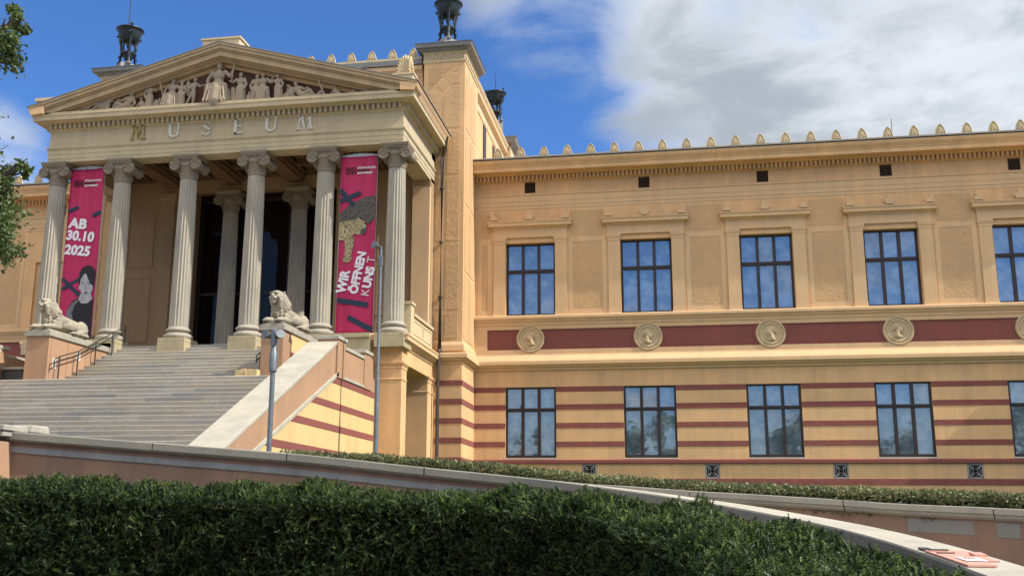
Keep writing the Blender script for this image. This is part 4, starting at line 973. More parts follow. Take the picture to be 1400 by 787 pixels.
def lion(x, label, turn):
    R_ = random.Random(4)
    P = [('e', (0, 2.35, .62), (.44, 1.15, .44)), ('e', (0, 1.25, .78), (.46, .62, .58)), ('e', (0, .95, 1.05), (.42, .42, .50)), ('e', (0, 1.15, 1.30), (.34, .36, .32)),
         ('c', (0, 3.0, .75), (0, 1.3, .85), .33, .38)]
    for s in (-1, 1):
        P += [('c', (s * .30, 1.25, .36), (s * .31, .35, .24), .19, .15), ('e', (s * .31, .16, .20), (.19, .24, .15)), ('e', (s * .33, 1.05, .52), (.17, .34, .36)),
              ('e', (s * .40, 3.05, .58), (.24, .55, .50)), ('c', (s * .50, 3.35, .22), (s * .52, 2.45, .18), .15, .13), ('e', (s * .52, 2.28, .17), (.17, .22, .13)), ('c', (s * .42, 3.1, .45), (s * .50, 2.75, .26), .26, .18)]
        for k in range(4):
            for base in ((.31, .16), (.52, 2.28)): P.append(('c', (s * base[0] + (k - 1.5) * .085, base[1] - .06, .19), (s * base[0] + (k - 1.5) * .095, base[1] - .22, .13), .055, .045))
    P += [('c', (.1, 3.55, .35), (.75, 3.2, .12), .07, .06), ('c', (.75, 3.2, .12), (.78, 2.6, .12), .06, .09)]
    # head, turned about the vertical
    H = [('e', (0, .66, 1.64), (.33, .33, .35)), ('e', (0, .46, 1.52), (.225, .23, .19)), ('e', (0, .42, 1.35), (.17, .18, .12)), ('e', (0, .235, 1.60), (.105, .06, .065)), ('e', (0, .46, 1.84), (.23, .15, .09)),
         ('c', (0, .25, 1.62), (0, .44, 1.78), .075, .095), ('e', (0, .60, 1.86), (.24, .24, .12)), ('e', (0, .34, 1.26), (.12, .11, .10))]
    for s in (-1, 1):
        H += [('e', (s * .17, .355, 1.80), (.115, .07, .05), (0, s * .35, 0)), ('e', (s * .12, .29, 1.47), (.10, .10, .09)), ('e', (s * .25, .46, 1.56), (.09, .14, .12)), ('e', (s * .145, .375, 1.70), (.045, .035, .03)),
              ('e', (s * .30, .78, 1.84), (.085, .05, .10)), ('c', (s * .26, .55, 1.40), (s * .20, .60, 1.05), .12, .10)]
    for k in range(150):
        a = R_.uniform(-2.4, 2.4); b = R_.uniform(0, 1); r = .34 + .12 * b
        cx, cy, cz = r * math.sin(a) , .82 + .20 * math.cos(a) * 1 - .14 + b * .32, 1.62 + .40 * math.cos(a) * .9 - b * .45
        if cy < .60 and cz > 1.2: cy = .66 + .1 * b
        H.append(('c', (cx, cy, cz), (cx * 1.12, cy + .08, cz - .17), .062, .030))
    rot = Matrix.Translation((0, .9, 1.2)) @ Matrix.Rotation(turn, 4, 'Z') @ Matrix.Translation((0, -.9, -1.2))
    def tr(p): return tuple(rot @ Vector(p))
    for h in H:
        if h[0] == 'e': P.append(('e', tr(h[1]), h[2], (h[3][0], h[3][1], turn) if len(h) > 3 else (0, 0, turn)))
        else: P.append(('c', tr(h[1]), tr(h[2]), h[3], h[4]))
    for k in range(90):          # chest mane
        a = R_.uniform(-1.9, 1.9); z = R_.uniform(.55, 1.35); cx = .44 * math.sin(a); cy = 1.0 - .42 * math.cos(a) * 1
        P.append(('c', (cx, cy, z), (cx * 1.05, cy + .04, z - .2), .06, .025))
    xf = Matrix.Translation((x, 43.72, 9.93)) @ Matrix.Diagonal((.92, .98, .80, 1))
    t = thing('stone_lion', (x, 46, 9.85), label, 'statue', 'stone lions flanking the stairs')
    sculpt('lion_body', P, m_lion, .022, t, xf=xf, it=1, relax=.25)
    m = MB(); m.box(x - .50, x + .50, 43.80, 47.6, 9.852, 9.96); obj('base_slab', m, m_lion, t, bevel=.02)
    return t
lion(-29.05, 'weathered stone lion lying on the left pedestal before the AB 30.10 banner', -.45)
lion(-17.52, 'weathered stone lion lying on the right pedestal, above the sloping stair coping', -.28)
def handrail(x, label):
    m = MB(); posts = [(44.36, 7.44), (45.89, 7.92), (47.40, 8.62), (48.92, 9.35)]
    t = thing('stair_handrail', (x, 46.5, 7.44), label, 'handrail', 'handrails on the upper steps')
    for y, z in posts: p = MB(); p.tube([(x, y, z), (x, y, z + 1.28)], .035, 8); obj('post', p, m_iron, t, sm=40)
    for dz in (0, -.22):
        p = MB(); p.tube([(x, 43.93, 8.15), (x, 43.95, 8.50 + dz)] + [(x, y, z + 1.26 + dz) for y, z in posts] + [(x, 50.1, 9.75 + 1.4 + dz), (x, 50.12, 10.3)], .030, 8); obj('rail', p, m_iron, t, sm=40)
    return t
handrail(-28.22, 'thin dark iron handrail beside the left lion pedestal'); handrail(-18.27, 'thin dark iron handrail end beside the right lion pedestal')
for x0, x1, lb in ((-16.98, -15.32, 'dark grey slab between the right lion pedestal and the stair cheek'), (-31.1, -29.66, 'dark grey slab left of the left lion pedestal')):
    t = thing('dark_slab', ((x0 + x1) / 2, 46, 7.44), lb, 'slab'); m = MB(); m.box(x0, x1, 44.3, 49.1, 7.445, 8.12); obj('slab_body', m, m_tarp, t); m = MB(); m.box(x0, x1, 44.22, 49.1, 8.122, 8.24); obj('slab_top', m, m_cop, t)
t = thing('wooden_crate', (-18.3, 43.2, 7.44), 'small pale wooden crate on the landing below the right lion', 'crate')
m = MB()
for k in range(3): m.box(-18.85, -17.85, 43.02, 43.06, 7.45 + k * .10, 7.53 + k * .10)
m.box(-18.85, -18.81, 43.06, 43.40, 7.45, 7.74); m.box(-17.89, -17.85, 43.06, 43.4, 7.45, 7.74); m.box(-18.4, -18.36, 43.0, 43.4, 7.45, 7.76); m.box(-18.85, -17.85, 43.38, 43.42, 7.45, 7.74)
obj('slats', m, m_wood, t); m = MB(); m.box(-18.6, -18.45, 43.1, 43.3, 7.5, 7.80); m.box(-18.3, -18.15, 43.12, 43.3, 7.5, 7.78); obj('contents', m, m_board, t); m = MB(); m.box(-18.1, -17.95, 43.1, 43.3, 7.5, 7.77); m.box(-18.78, -18.65, 43.1, 43.3, 7.5, 7.78); obj('contents', m, m_box, t)
# ------------------------------------------------------------------ retaining walls, ramp, banks
W1 = [(-19.5, 20.0, 3.62), (-14.99, 20.0, 3.35), (-13.6, 20.0, 3.23), (-10.76, 20.3, 3.02), (-7.68, 20.6, 2.79), (-5.26, 20.8, 2.55), (-3.18, 20.75, 2.345), (-1.99, 20.5, 2.21), (-0.71, 19.9, 2.03), (0.55, 18.75, 1.82), (1.42, 17.35, 1.64), (1.93, 16.2, 1.52), (2.29, 14.9, 1.405), (2.53, 13.4, 1.29), (2.66, 11.5, 1.165), (2.72, 10.2, 1.08), (2.95, 9.0, .98), (3.5, 7.9, .9), (4.5, 6.9, .8), (6.2, 6.2, .7), (9.5, 6.0, .55)]
W2 = [(-17, 30.6, 3.2), (-11.28, 30.0, 2.9), (-7.33, 29.0, 2.7), (-4.28, 28.0, 2.49), (-1.61, 27.0, 2.35), (0.13, 26.5, 2.22), (1.77, 26.0, 2.12), (3.67, 25.3, 1.99), (4.75, 24.7, 1.90), (6.96, 23.5, 1.79), (9.5, 22.0, 1.64), (13, 19.8, 1.45), (20, 17, 1.2)]
def resample(P, n):
    """Catmull-Rom through the points, n points evenly spaced"""
    P = np.array(P, float); Q = np.vstack([2 * P[0] - P[1], P, 2 * P[-1] - P[-2]]); out = []
    for i in range(1, len(Q) - 2):
        for t in np.linspace(0, 1, 16, endpoint=False):
            a, b, c, d = Q[i - 1:i + 3]; out.append(.5 * (2 * b + (c - a) * t + (2 * a - 5 * b + 4 * c - d) * t * t + (3 * b - a - 3 * c + d) * t ** 3))
    out.append(P[-1]); out = np.array(out); s = np.r_[0, np.cumsum(np.linalg.norm(np.diff(out[:, :2], axis=0), axis=1))]
    u = np.linspace(0, s[-1], n); return np.c_[[np.interp(u, s, out[:, k]) for k in range(3)]].T
w1 = resample(W1, 110); w2 = resample(W2, 90)
def offs(P, p):
    d = np.gradient(P[:, :2], axis=0); d /= np.linalg.norm(d, axis=1)[:, None]; q = P.copy(); q[:, 0] += d[:, 1] * p; q[:, 1] -= d[:, 0] * p; return q
t1 = thing('front_retaining_wall', (-5, 20.8, -.8), 'long curving brown plastered garden wall with pale coping, just behind the yew hedge', 'wall')
m = MB(); m.sweep(w1.tolist(), [(-.12, -.30), (-.12, -.2), (-.58, -.2), (-.58, -5.0), (-.16, -5.0), (-.16, -.30)]); obj('wall_face', m, m_brown, t1)
m = MB(); m.sweep(w1.tolist(), [(-.06, -.16), (-.08, -.185), (-.12, -.20), (-.125, -.42), (-.155, -.44), (-.3, -.44), (-.3, -.16)]); obj('grey_moulding', m, m_greyp, t1)
def coping(P, prof, parent, mat, seg=(7, 10), gap=.012, rnd=random.Random(2)):
    i = 0; n = len(P)
    while i < n - 1:
        j = min(n - 1, i + rnd.randint(*seg)); Q = P[i:j + 1].copy()
        Q[:, 2] += rnd.uniform(-.006, .006); d0 = (Q[1] - Q[0]); d1 = (Q[-1] - Q[-2]); Q[0] += d0 / np.linalg.norm(d0) * gap; Q[-1] -= d1 / np.linalg.norm(d1) * gap
        m = MB(); m.sweep(Q.tolist(), prof); obj('coping_stone', m, mat, parent, sm=25); i = j
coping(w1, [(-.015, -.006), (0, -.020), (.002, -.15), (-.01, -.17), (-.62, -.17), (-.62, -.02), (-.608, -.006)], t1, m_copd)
m = MB(); m.sweep(w1.tolist(), [(-.018, -.004), (-.022, .004), (-.600, .004), (-.604, -.004)]); obj('lit_coping_top', m, m_cop2, t1)  # paler sheet paints the sunlit top over the darkened coping
m = MB(); m.box(-18.5, -13.72, 19.72, 20.4, -.8, 3.02); o = obj('end_pier', m, m_pink, t1)
m = MB(); m.box(-18.6, -13.62, 19.66, 20.5, 3.24, 3.36); m.box(-18.6, -13.66, 19.70, 20.5, 3.12, 3.236); obj('pier_cap', m, m_cop, t1, bevel=.015)
m = MB(); m.prism([(20.75, 3.26), (20.8, 3.44), (21.4, 3.44), (21.45, 3.26)], 'X', -18, -13.7); obj('upper_coping', m, m_cop2, t1, bevel=.03)
t2 = thing('ramp_retaining_wall', (2, 26, -.8), 'brown plastered wall with weathered coping across the ramp, carrying the low evergreen hedge', 'wall')
m = MB(); m.sweep(w2.tolist(), [(-.15, -.2), (-.15, -5.0), (-.5, -5.0), (-.5, -.2)]); obj('wall_face', m, m_brown, t2)
coping(w2, [(-.015, 0), (0, -.015), (0, -.13), (-.04, -.15), (-.05, -.20), (-.09, -.24), (-.14, -.26), (-.5, -.26), (-.5, 0)], t2, m_cop, (6, 8))
def on_w2(xa, xb, za, zb, name, mat, p=.006):
    P = w2[(w2[:, 0] >= xa) & (w2[:, 0] <= xb)]; m = MB(); m.sweep(P.tolist(), [(-.15 + p, za), (-.15 + p, zb), (-.16, zb), (-.16, za)]); obj(name, m, mat, t2)
on_w2(4.85, 6.1, -.30, -.58, 'mortar_patch', m_patch); on_w2(6.15, 6.85, -.30, -.60, 'mortar_patch', m_patch, .010)
for xj in (3.55, 1.2, -1.0): on_w2(xj, xj + .3, -.28, -1.6, 'render_joint', m_greyp, .002) if False else None
# ramp, forecourt and planted bank
n = 60; A = resample([tuple(p) for p in offs(w1, -.6)[::3]], n); B = offs(w2, .0)
B2 = resample([(-19.5, 32.5, 2.2), (-12, 30.2, 2.1)] + [tuple(p) for p in offs(w2, -.1)[12::6]], n)
V = []; F = []
for i in range(n):
    for k in range(5):
        t = k / 4; V.append((A[i][0] * (1 - t) + B2[i][0] * t, A[i][1] * (1 - t) + B2[i][1] * t, A[i][2] - .95))
for i in range(n - 1):
    for k in range(4): F.append((i * 5 + k, (i + 1) * 5 + k, (i + 1) * 5 + k + 1, i * 5 + k + 1))
m = MB(); m.add(V, F); struct('ramp_road', m, m_gravel)
m = MB(); V = []; F = []; B = offs(w2, -.45)
for p in B: V += [(p[0], p[1], p[2] - .04), (p[0], p[1] + 6, p[2] + .1), (p[0] * 1.6, 60.6, 2.6 - .02 * p[0])]
for i in range(len(B) - 1): F += [(3 * i, 3 * i + 3, 3 * i + 4, 3 * i + 1), (3 * i + 1, 3 * i + 4, 3 * i + 5, 3 * i + 2)]
m.add(V, F); struct('planted_bank', m, m_lawn)
m = MB(); m.add([(-60, 31.5, 2.3), (-17, 31.5, 2.3), (-17, 60.5, 2.4), (-60, 60.5, 2.4), (-60, 20.5, 2.3), (-17, 20.5, 2.3)], [(0, 1, 2, 3), (4, 5, 1, 0)]); struct('forecourt', m, m_gravel)
# ------------------------------------------------------------------ foliage
def mesh_np(name, V, F, mat):
    me = D.meshes.new(name); n, k = F.shape; me.vertices.add(len(V)); me.vertices.foreach_set('co', np.ascontiguousarray(V, np.float32).ravel())
    me.loops.add(n * k); me.loops.foreach_set('vertex_index', np.ascontiguousarray(F, np.int32).ravel()); me.polygons.add(n)
    me.polygons.foreach_set('loop_start', np.arange(0, n * k, k, dtype=np.int32)); me.polygons.foreach_set('loop_total', np.full(n, k, np.int32)); me.update(calc_edges=True); me.materials.append(mat); return me
def frames(d, roll):
    d = d / np.linalg.norm(d, axis=1)[:, None]; r = rng.normal(size=d.shape); a = np.cross(d, r); a /= np.linalg.norm(a, axis=1)[:, None]; b = np.cross(d, a); return a, d, b
def scatter(P, dirs, size, tv, tf, flat=None):
    a, d, b = frames(dirs, 0)
    if flat is not None:
        up = np.tile(np.array(flat, float), (len(P), 1)) + rng.normal(size=P.shape) * .35; a = np.cross(d, up); a /= np.linalg.norm(a, axis=1)[:, None] + 1e-9; b = np.cross(a, d)
    tv = np.array(tv, float); V = P[:, None, :] + size[:, None, None] * (tv[None, :, 0, None] * a[:, None, :] + tv[None, :, 1, None] * d[:, None, :] + tv[None, :, 2, None] * b[:, None, :])
    F = (np.array(tf)[None] + (np.arange(len(P)) * len(tv))[:, None, None]); return V.reshape(-1, 3), F.reshape(-1, np.array(tf).shape[1])
# yew twig: stem with alternate needles, one island
tv = []; tf = []; K = 6
for k in range(K + 1): tv.append((0, k / K, .06 * math.sin(k)))
for k in range(K):
    l = .25 * (1 - .55 * k / K)
    for s in (-1, 1):
        tv.append((s * l, k / K + .17, .05 + .03 * (k % 3))); tf.append((k, k + 1, len(tv) - 1))
YT = (tv, tf)
LEAF = ([(0, 0, 0), (-.28, .35, .05), (-.22, .75, 0), (0, 1, -.05), (.22, .75, 0), (.28, .35, .05)], [(0, 1, 2, 3), (0, 3, 4, 5)])
H1 = [(-19, 17, 2.28), (-12.63, 17.0, 2.21), (-9.65, 17.0, 2.22), (-7.62, 17.0, 2.16), (-6.32, 17.0, 2.11), (-5.3, 17.0, 2.14), (-2.57, 16.8, 2.05), (-1.35, 16.2, 1.99), (-0.25, 15.2, 1.84), (0.68, 14.0, 1.66), (1.42, 12.8, 1.46), (1.95, 11.3, 1.25), (2.22, 10.2, 1.12), (2.4, 9.0, 1.02), (2.8, 7.9, .98), (3.3, 6.8, .75), (4.6, 5.8, .68), (7, 5.2, .6)]
h1 = resample(H1, 240); h1[:, 2] -= .14 - .13 * np.clip((h1[:, 0] + 1.6) / 1.8, 0, 1)
def noise1(x, y, z, f=1.0):
    return (np.sin(x * 1.7 * f + 1.3 * np.sin(y * 1.1 * f)) + np.sin(y * 2.3 * f + z * 1.9 * f + 2.1) + np.sin(z * 2.9 * f - x * 1.3 * f) + .5 * np.sin(x * 5.3 * f + z * 4.1 * f) + .5 * np.sin(z * 6.1 * f + y * 3.7 * f)) / 4
def hedge_surface(P, n, width, zbot, wt=(1.0, .8, .15)):
    """random points and outward normals over the front face, top and back of a clipped hedge along P (P is the back top edge)"""
    d = np.gradient(P[:, :2], axis=0); d /= np.linalg.norm(d, axis=1)[:, None]; seg = rng.random(n) * (len(P) - 1); i = seg.astype(int); fr = (seg - i)[:, None]
    c = P[i] * (1 - fr) + P[np.minimum(i + 1, len(P) - 1)] * fr; dd = d[i]; nn = np.c_[dd[:, 1], -dd[:, 0], np.zeros(n)]
    w_ = np.array(wt) / sum(wt); which = rng.choice(3, n, p=w_); R = .30; u = rng.random(n); pos = np.zeros((n, 3)); nor = np.zeros((n, 3))
    f = which == 0; h = c[:, 2] - zbot
    zf = zbot + (h - R * .5) * u; pos[f] = (c + nn * width)[f]; pos[f, 2] = zf[f]; nor[f] = nn[f]
    t = which == 1; pos[t] = (c + nn * (width * u)[:, None])[t]; nor[t] = (0, 0, 1)
    # round the front top corner
    k = t & (u > 1 - R / width); a = (u - (1 - R / width)) / (R / width) * math.pi / 2
    pos[k, 2] -= (R * (1 - np.cos(a)))[k]; nor[k] = (nn * np.sin(a)[:, None] + np.array([0, 0, 1]) * np.cos(a)[:, None])[k]
    b = which == 2; pos[b] = c[b]; pos[b, 2] = (c[:, 2] - .9 * u)[b]; nor[b] = -nn[b]
    return pos, nor
yh = thing('yew_hedge', (-3, 16, -.8), 'tall dark green clipped yew hedge curving across the foreground', 'hedge')
def hedge_core(P, width, zbot, inset, mat, parent):
    m = MB(); Q = P[::4].tolist() + [P[-1].tolist()]; m.sweep(Q, [(width - inset, -inset), (width - inset, -6), (inset, -6), (inset, -inset)]); return obj('inner_twigs', m, mat, parent)
hedge_core(h1, 1.7, -.8, .34, m_yewcore, yh)
def yew(n, lo, hi, out_, name, depth, wt=(1.0, .62, .08), mt=None):
    pos, nor = hedge_surface(h1, n, 1.7, -.85, wt); und = noise1(pos[:, 0], pos[:, 1], pos[:, 2], 1.0) * .14 + noise1(pos[:, 0], pos[:, 1], pos[:, 2], 3.1) * .12 + noise1(pos[:, 1], pos[:, 2], pos[:, 0], 6.3) * .08
    pos += nor * (und - depth * rng.random(n) ** 1.5)[:, None]
    d = nor * out_ + rng.normal(size=pos.shape) * .65 + np.array([0.05, 0, .45]); pos -= d / np.linalg.norm(d, axis=1)[:, None] * .1
    V, F = scatter(pos, d, rng.uniform(lo, hi, n), *YT); return link(name, mesh_np(name, V, F, mt or m_yew), yh)
yew(145000, .075, .165, .8, 'foliage', .26); yew(15000, .08, .17, 1.0, 'lit_shoots', .03, (.16, 1.0, .12), m_yewlit)  # second pass paints the lit hedge top with brighter sprigs
H2 = [(-11.6, 30.7, 3.42), (-8.87, 29.8, 3.27), (-7.45, 29.4, 3.15), (-5.42, 28.8, 2.98), (-4.34, 28.4, 2.87), (-2.31, 27.8, 2.63), (-0.43, 27.4, 2.48), (1.33, 26.9, 2.38), (2.97, 26.3, 2.29), (4.45, 25.6, 2.22), (5.85, 24.9, 2.15), (7.3, 24.2, 2.07), (9.8, 22.9, 1.95), (13.4, 20.8, 1.8)]
h2 = resample(H2, 120)
h2b = offs(h2, -.55)
eh = thing('evergreen_shrub_hedge', (-1, 27.5, 2), 'low variegated evergreen shrub hedge along the top of the ramp wall', 'hedge')
m = MB(); m.sweep(h2b[::4].tolist(), [(.9, -.16), (.9, -.9), (.12, -.9), (.12, -.16)]); obj('inner_twigs', m, m_yewcore, eh)
n = 34000; pos, nor = hedge_surface(h2b, n, 1.05, 0, (0, 1.0, 0)); 
fr = rng.random(n) < .62
pos2, nor2 = hedge_surface(h2b, n, 1.05, 0, (1, 0, 0)); zt = np.interp(pos2[:, 0], h2b[:, 0], h2b[:, 2]); pos2[:, 2] = zt - rng.random(n) * .62
pos[fr] = pos2[fr]; nor[fr] = nor2[fr]
pos += nor * (noise1(pos[:, 0], pos[:, 1], pos[:, 2], 2.2) * .07 - .16 * rng.random(n))[:, None]; d = nor * .5 + rng.normal(size=pos.shape) * .7 + np.array([0, 0, .35])
V0, F0 = scatter(pos, d, rng.uniform(.05, .10, n), *LEAF)
n = 500; pos, nor = hedge_surface(h2b, n, .9, 0, (0, 1, 0)); d = np.tile([0, 0, 1.], (n, 1)) + rng.normal(size=(n, 3)) * .35
V, F = scatter(pos - [0, 0, .03], d, rng.uniform(.07, .14, n), *LEAF); link('foliage', mesh_np('foliage', np.vstack([V0, V]), np.vstack([F0, F + len(V0)]), m_box), eh)
# trees --------------------------------------------------------------------
def tree(name, label, cat, base, trunk_h, clumps, nleaf, lsize, mat, group=None, trunk_r=.45):
    t = thing(name, base, label, cat, group); b = Vector(base); m = MB(); top = b + Vector((0.2, 0, trunk_h))
    m.tube([b, b + Vector((.1, .05, trunk_h * .4)), top, top + Vector((.3, .1, trunk_h * .5))], [trunk_r, trunk_r * .8, trunk_r * .6, trunk_r * .2], 10)
    for c, r, k in clumps:
        c = Vector(c); s = b + Vector((.1, .05, min(trunk_h, max(trunk_h * .5, (c.z - b.z) * .7)))); mid = s.lerp(c, .5) + Vector((0, 0, .25 * (c - s).length * .3)); m.tube([s, mid, c], [trunk_r * .35, trunk_r * .2, .03], 7)
        for q in range(6):
            e = c + Vector((random.uniform(-1, 1), random.uniform(-1, 1), random.uniform(-1, 1))) * r * .8; m.tube([c.lerp(mid, .3), (c + e) / 2, e], [.05, .03, .012], 5)
    obj('trunk', m, m_bark, t, sm=60)
    tot = sum(k for _, _, k in clumps); VV = []; FF = []; off = 0
    for c, r, k in clumps:
        n = int(nleaf * k / tot); nb = max(6, int(n / 90)); cen = rng.normal(size=(nb, 3)); cen /= np.linalg.norm(cen, axis=1)[:, None]; cen *= (rng.random(nb) ** .45)[:, None] * r * .95; cen[:, 2] *= .85
        i = rng.integers(0, nb, n); p = cen[i] + rng.normal(size=(n, 3)) * r * .135; d = rng.normal(size=(n, 3)) + p * .4 / r + [0, 0, -.1]
        V, F = scatter(p + np.array(c), d, rng.uniform(lsize * .7, lsize * 1.25, n), *LEAF); VV.append(V); FF.append(F + off); off += len(V)
    link('crown', mesh_np('crown', np.vstack(VV), np.vstack(FF), mat), t); return t
tree('oak_tree', 'leafy tree reaching into the picture at the left edge, before the portico', 'tree', (-26.6, 30, 2.3), 8,
     [((-22.6, 30, 11.2), 1.45, 5), ((-21.75, 29.8, 10.1), .95, 2.2), ((-22.1, 30, 12.5), .75, 1.2), ((-21.15, 30, 12.75), .36, .38), ((-22.75, 30.2, 17.2), 1.05, 2.2), ((-22.2, 30.2, 18.3), .55, .7), ((-22.9, 30, 15.9), .5, .5), ((-24.6, 30.5, 12.5), 2.3, 6), ((-25, 30, 16.5), 2.5, 6), ((-27.5, 31, 14.5), 3, 6), ((-26.2, 29, 19), 2.2, 4), ((-24.5, 29, 9), 1.6, 2)], 30000, .155, m_oak)
k = 0
for x, y, h, r in ((-30, -34, 15, 5.5), (-18, -40, 18, 6), (-7, -36, 14, 5), (3, -42, 19, 6.5), (14, -38, 15, 5.5), (24, -42, 18, 6.5), (36, -37, 16, 6), (50, -40, 18, 7), (-44, -38, 17, 6)):
    cl = [((x + random.uniform(-r, r) * .6, y + random.uniform(-r, r) * .5, h * random.uniform(.45, .9)), r * random.uniform(.4, .6), 1) for _ in range(7)]
    places = ['behind the viewer, far left end of the tree row', 'behind the viewer, second in the tree row', 'behind the viewer, third in the tree row', 'behind the viewer, opposite the wing', 'behind the viewer, fifth in the tree row', 'behind the viewer, sixth in the tree row', 'behind the viewer, seventh in the tree row', 'behind the viewer, at the right end of the row', 'behind the viewer, beyond the left end of the row']
    tree('park_tree', 'green park tree ' + places[k], 'tree', (x, y, -.82), h * .5, cl, 2600, .62, m_park, 'park trees opposite the museum'); k += 1
# ------------------------------------------------------------------ banners
def banner(name, x0, x1, ztop, zbot, label):
    t = thing(name, ((x0 + x1) / 2, YCOL, zbot), label, 'banner', 'crimson exhibition banners between the columns'); m = MB(); nx, nz = 10, 40; V = []
    for j in range(nz + 1):
        for i in range(nx + 1):
            u = i / nx; v = j / nz; x = x0 + (x1 - x0) * u; z = zbot + (ztop - zbot) * v; V.append((x, YCOL + (.022 * math.sin(u * 8 + v * 4) + .014 * math.sin(u * 17 - v * 9)) * (1 - v * .5), z))
    m.add(V, [(j * (nx + 1) + i, j * (nx + 1) + i + 1, (j + 1) * (nx + 1) + i + 1, (j + 1) * (nx + 1) + i) for j in range(nz) for i in range(nx)])
    c = mesh_from('cloth', m.v, m.f, m_ban); smooth(c, 60); so = link('cloth', c, t); md = so.modifiers.new('solid', 'SOLIDIFY'); md.thickness = .012
    m = MB(); q = [(x0 - .02 + (x1 - x0 + .04) * i / 8, YCOL + .03, ztop + .03 + .12 * math.sin(math.pi * i / 8)) for i in range(9)]
    m.prism([(a, c_) for a, b, c_ in q] + [(x1 + .02, ztop - .02), (x0 - .02, ztop - .02)], 'Y', YCOL - .02, YCOL + .10); m.tube([((x0 + x1) / 2, YCOL, ztop + .1), ((x0 + x1) / 2, YCOL, 20.3)], .012, 5); obj('hanger', m, m_tube, t)
    m = MB(); m.tube([(x0, YCOL - .02, zbot), (x1, YCOL - .02, zbot)], .025, 8); m.tube([(x0 - .01, YCOL + .02, zbot), (x0 - .01, YCOL + .02, ztop)], .014, 6); m.tube([(x1 + .01, YCOL + .02, zbot), (x1 + .01, YCOL + .02, ztop)], .014, 6); obj('rod', m, m_tube, t)
    return t
YP = YCOL - .050
def put_text(parent, s, size, x, z, rot=0.0, mat=m_whitep, off=.0, align='LEFT', space=1.0, name='lettering', shear=0.0, sx=1.0):
    mt = Matrix.Translation((x, YP, z)) @ Matrix.Rotation(rot, 4, 'Y') @ Matrix.Rotation(math.radians(90), 4, 'X') @ Matrix.Diagonal((sx, 1, 1, 1))
    me = text_mesh(s, size, mat, mt, .004, off, align, space); return link(name, me, parent)
def put_poly(parent, pts, mat, name='printed_shape', dy=0.0):
    m = MB(); m.prism(pts, 'Y', YP - .004 - dy, YP + .004 - dy); return obj(name, m, mat, parent)
def bar2(a, b, w):
    a = Vector(a); b = Vector(b); d = (b - a).normalized(); n_ = Vector((-d.y, d.x)) * w / 2; return [tuple(a + n_), tuple(b + n_), tuple(b - n_), tuple(a - n_)]
def logo(t, x, z):
    m = MB()
    for k in range(7): m.box(x + k * .085, x + k * .085 + .035, YP - .006, YP + .004, z - .19, z + .19)
    obj('barcode_emblem', m, m_g3, t); put_text(t, 'STAATLICHES', .16, x + .62, z + .075, off=.004); put_text(t, 'MUSEUM', .16, x + .62, z - .065, mat=m_g3, off=.004); put_text(t, 'SCHWERIN', .16, x + .62, z - .205, off=.004)
def ellipse(c, rx, rz, rot=0, n=28): 
    return [(c[0] + rx * math.cos(a) * math.cos(rot) - rz * math.sin(a) * math.sin(rot), c[1] + rx * math.cos(a) * math.sin(rot) + rz * math.sin(a) * math.cos(rot)) for a in [2 * math.pi * i / n for i in range(n)]]
b1 = banner('museum_banner', -32.10, -30.10, 19.94, 10.45, 'crimson banner reading AB 30.10 2025 above a grey portrait, between the two leftmost columns')
logo(b1, -31.86, 19.12)
put_poly(b1, bar2((-32.07, 17.55), (-31.45, 17.78), .19), m_navy, 'diagonal_bar'); put_poly(b1, bar2((-30.60, 17.26), (-30.12, 17.45), .23), m_navy, 'diagonal_bar')
R7 = math.radians(7)
put_text(b1, 'AB', .74, -31.95, 16.66, R7, off=.034, sx=1.12, space=1.02)
put_text(b1, '30.10', .72, -32.06, 16.0, R7, off=.034, sx=1.0, space=1.03)
put_text(b1, '2025', .72, -32.08, 15.2, R7, off=.034, sx=1.03, space=1.03)
put_poly(b1, bar2((-32.06, 13.82), (-30.95, 12.85), .19), m_navy, 'crossed_bars'); put_poly(b1, bar2((-32.04, 13.22), (-31.05, 13.76), .17), m_navy, 'crossed_bars', .001)
# grey half-length portrait (generic sitter)
put_poly(b1, [(-31.62, 11.1), (-31.64, 11.9), (-31.52, 12.32), (-31.28, 12.60), (-30.92, 12.74), (-30.14, 12.62), (-30.12, 10.5), (-31.4, 10.5)], m_g3, 'portrait_clothes', .002)
put_poly(b1, [(-31.62, 11.5), (-31.62, 12.0), (-31.45, 12.38), (-31.1, 12.62), (-30.95, 12.60), (-31.2, 12.3), (-31.3, 11.9), (-31.2, 11.5), (-31.45, 11.3)], m_g2, 'portrait_sleeve', .004)
put_poly(b1, [(-31.0, 12.66), (-30.9, 12.92), (-30.30, 12.95), (-30.18, 12.66), (-30.45, 12.42), (-30.8, 12.42)], m_g1, 'portrait_neck', .006)
put_poly(b1, ellipse((-30.60, 13.95), .46, .54, 0), m_g3, 'portrait_hair', .003); put_poly(b1, [(-31.05, 13.9), (-31.06, 13.5), (-30.9, 13.25), (-30.75, 13.9)], m_g3, 'portrait_hair', .004)
put_poly(b1, [(-30.95, 13.75), (-30.97, 13.35), (-30.86, 13.0), (-30.70, 12.80), (-30.52, 12.74), (-30.34, 12.86), (-30.22, 13.15), (-30.20, 13.6), (-30.45, 13.95), (-30.75, 14.05)], m_g1, 'portrait_face', .008)
put_poly(b1, [(-30.72, 14.28), (-30.62, 13.95), (-30.42, 13.55), (-30.16, 13.30), (-30.13, 14.2), (-30.4, 14.42)], m_g3, 'portrait_hair', .010)
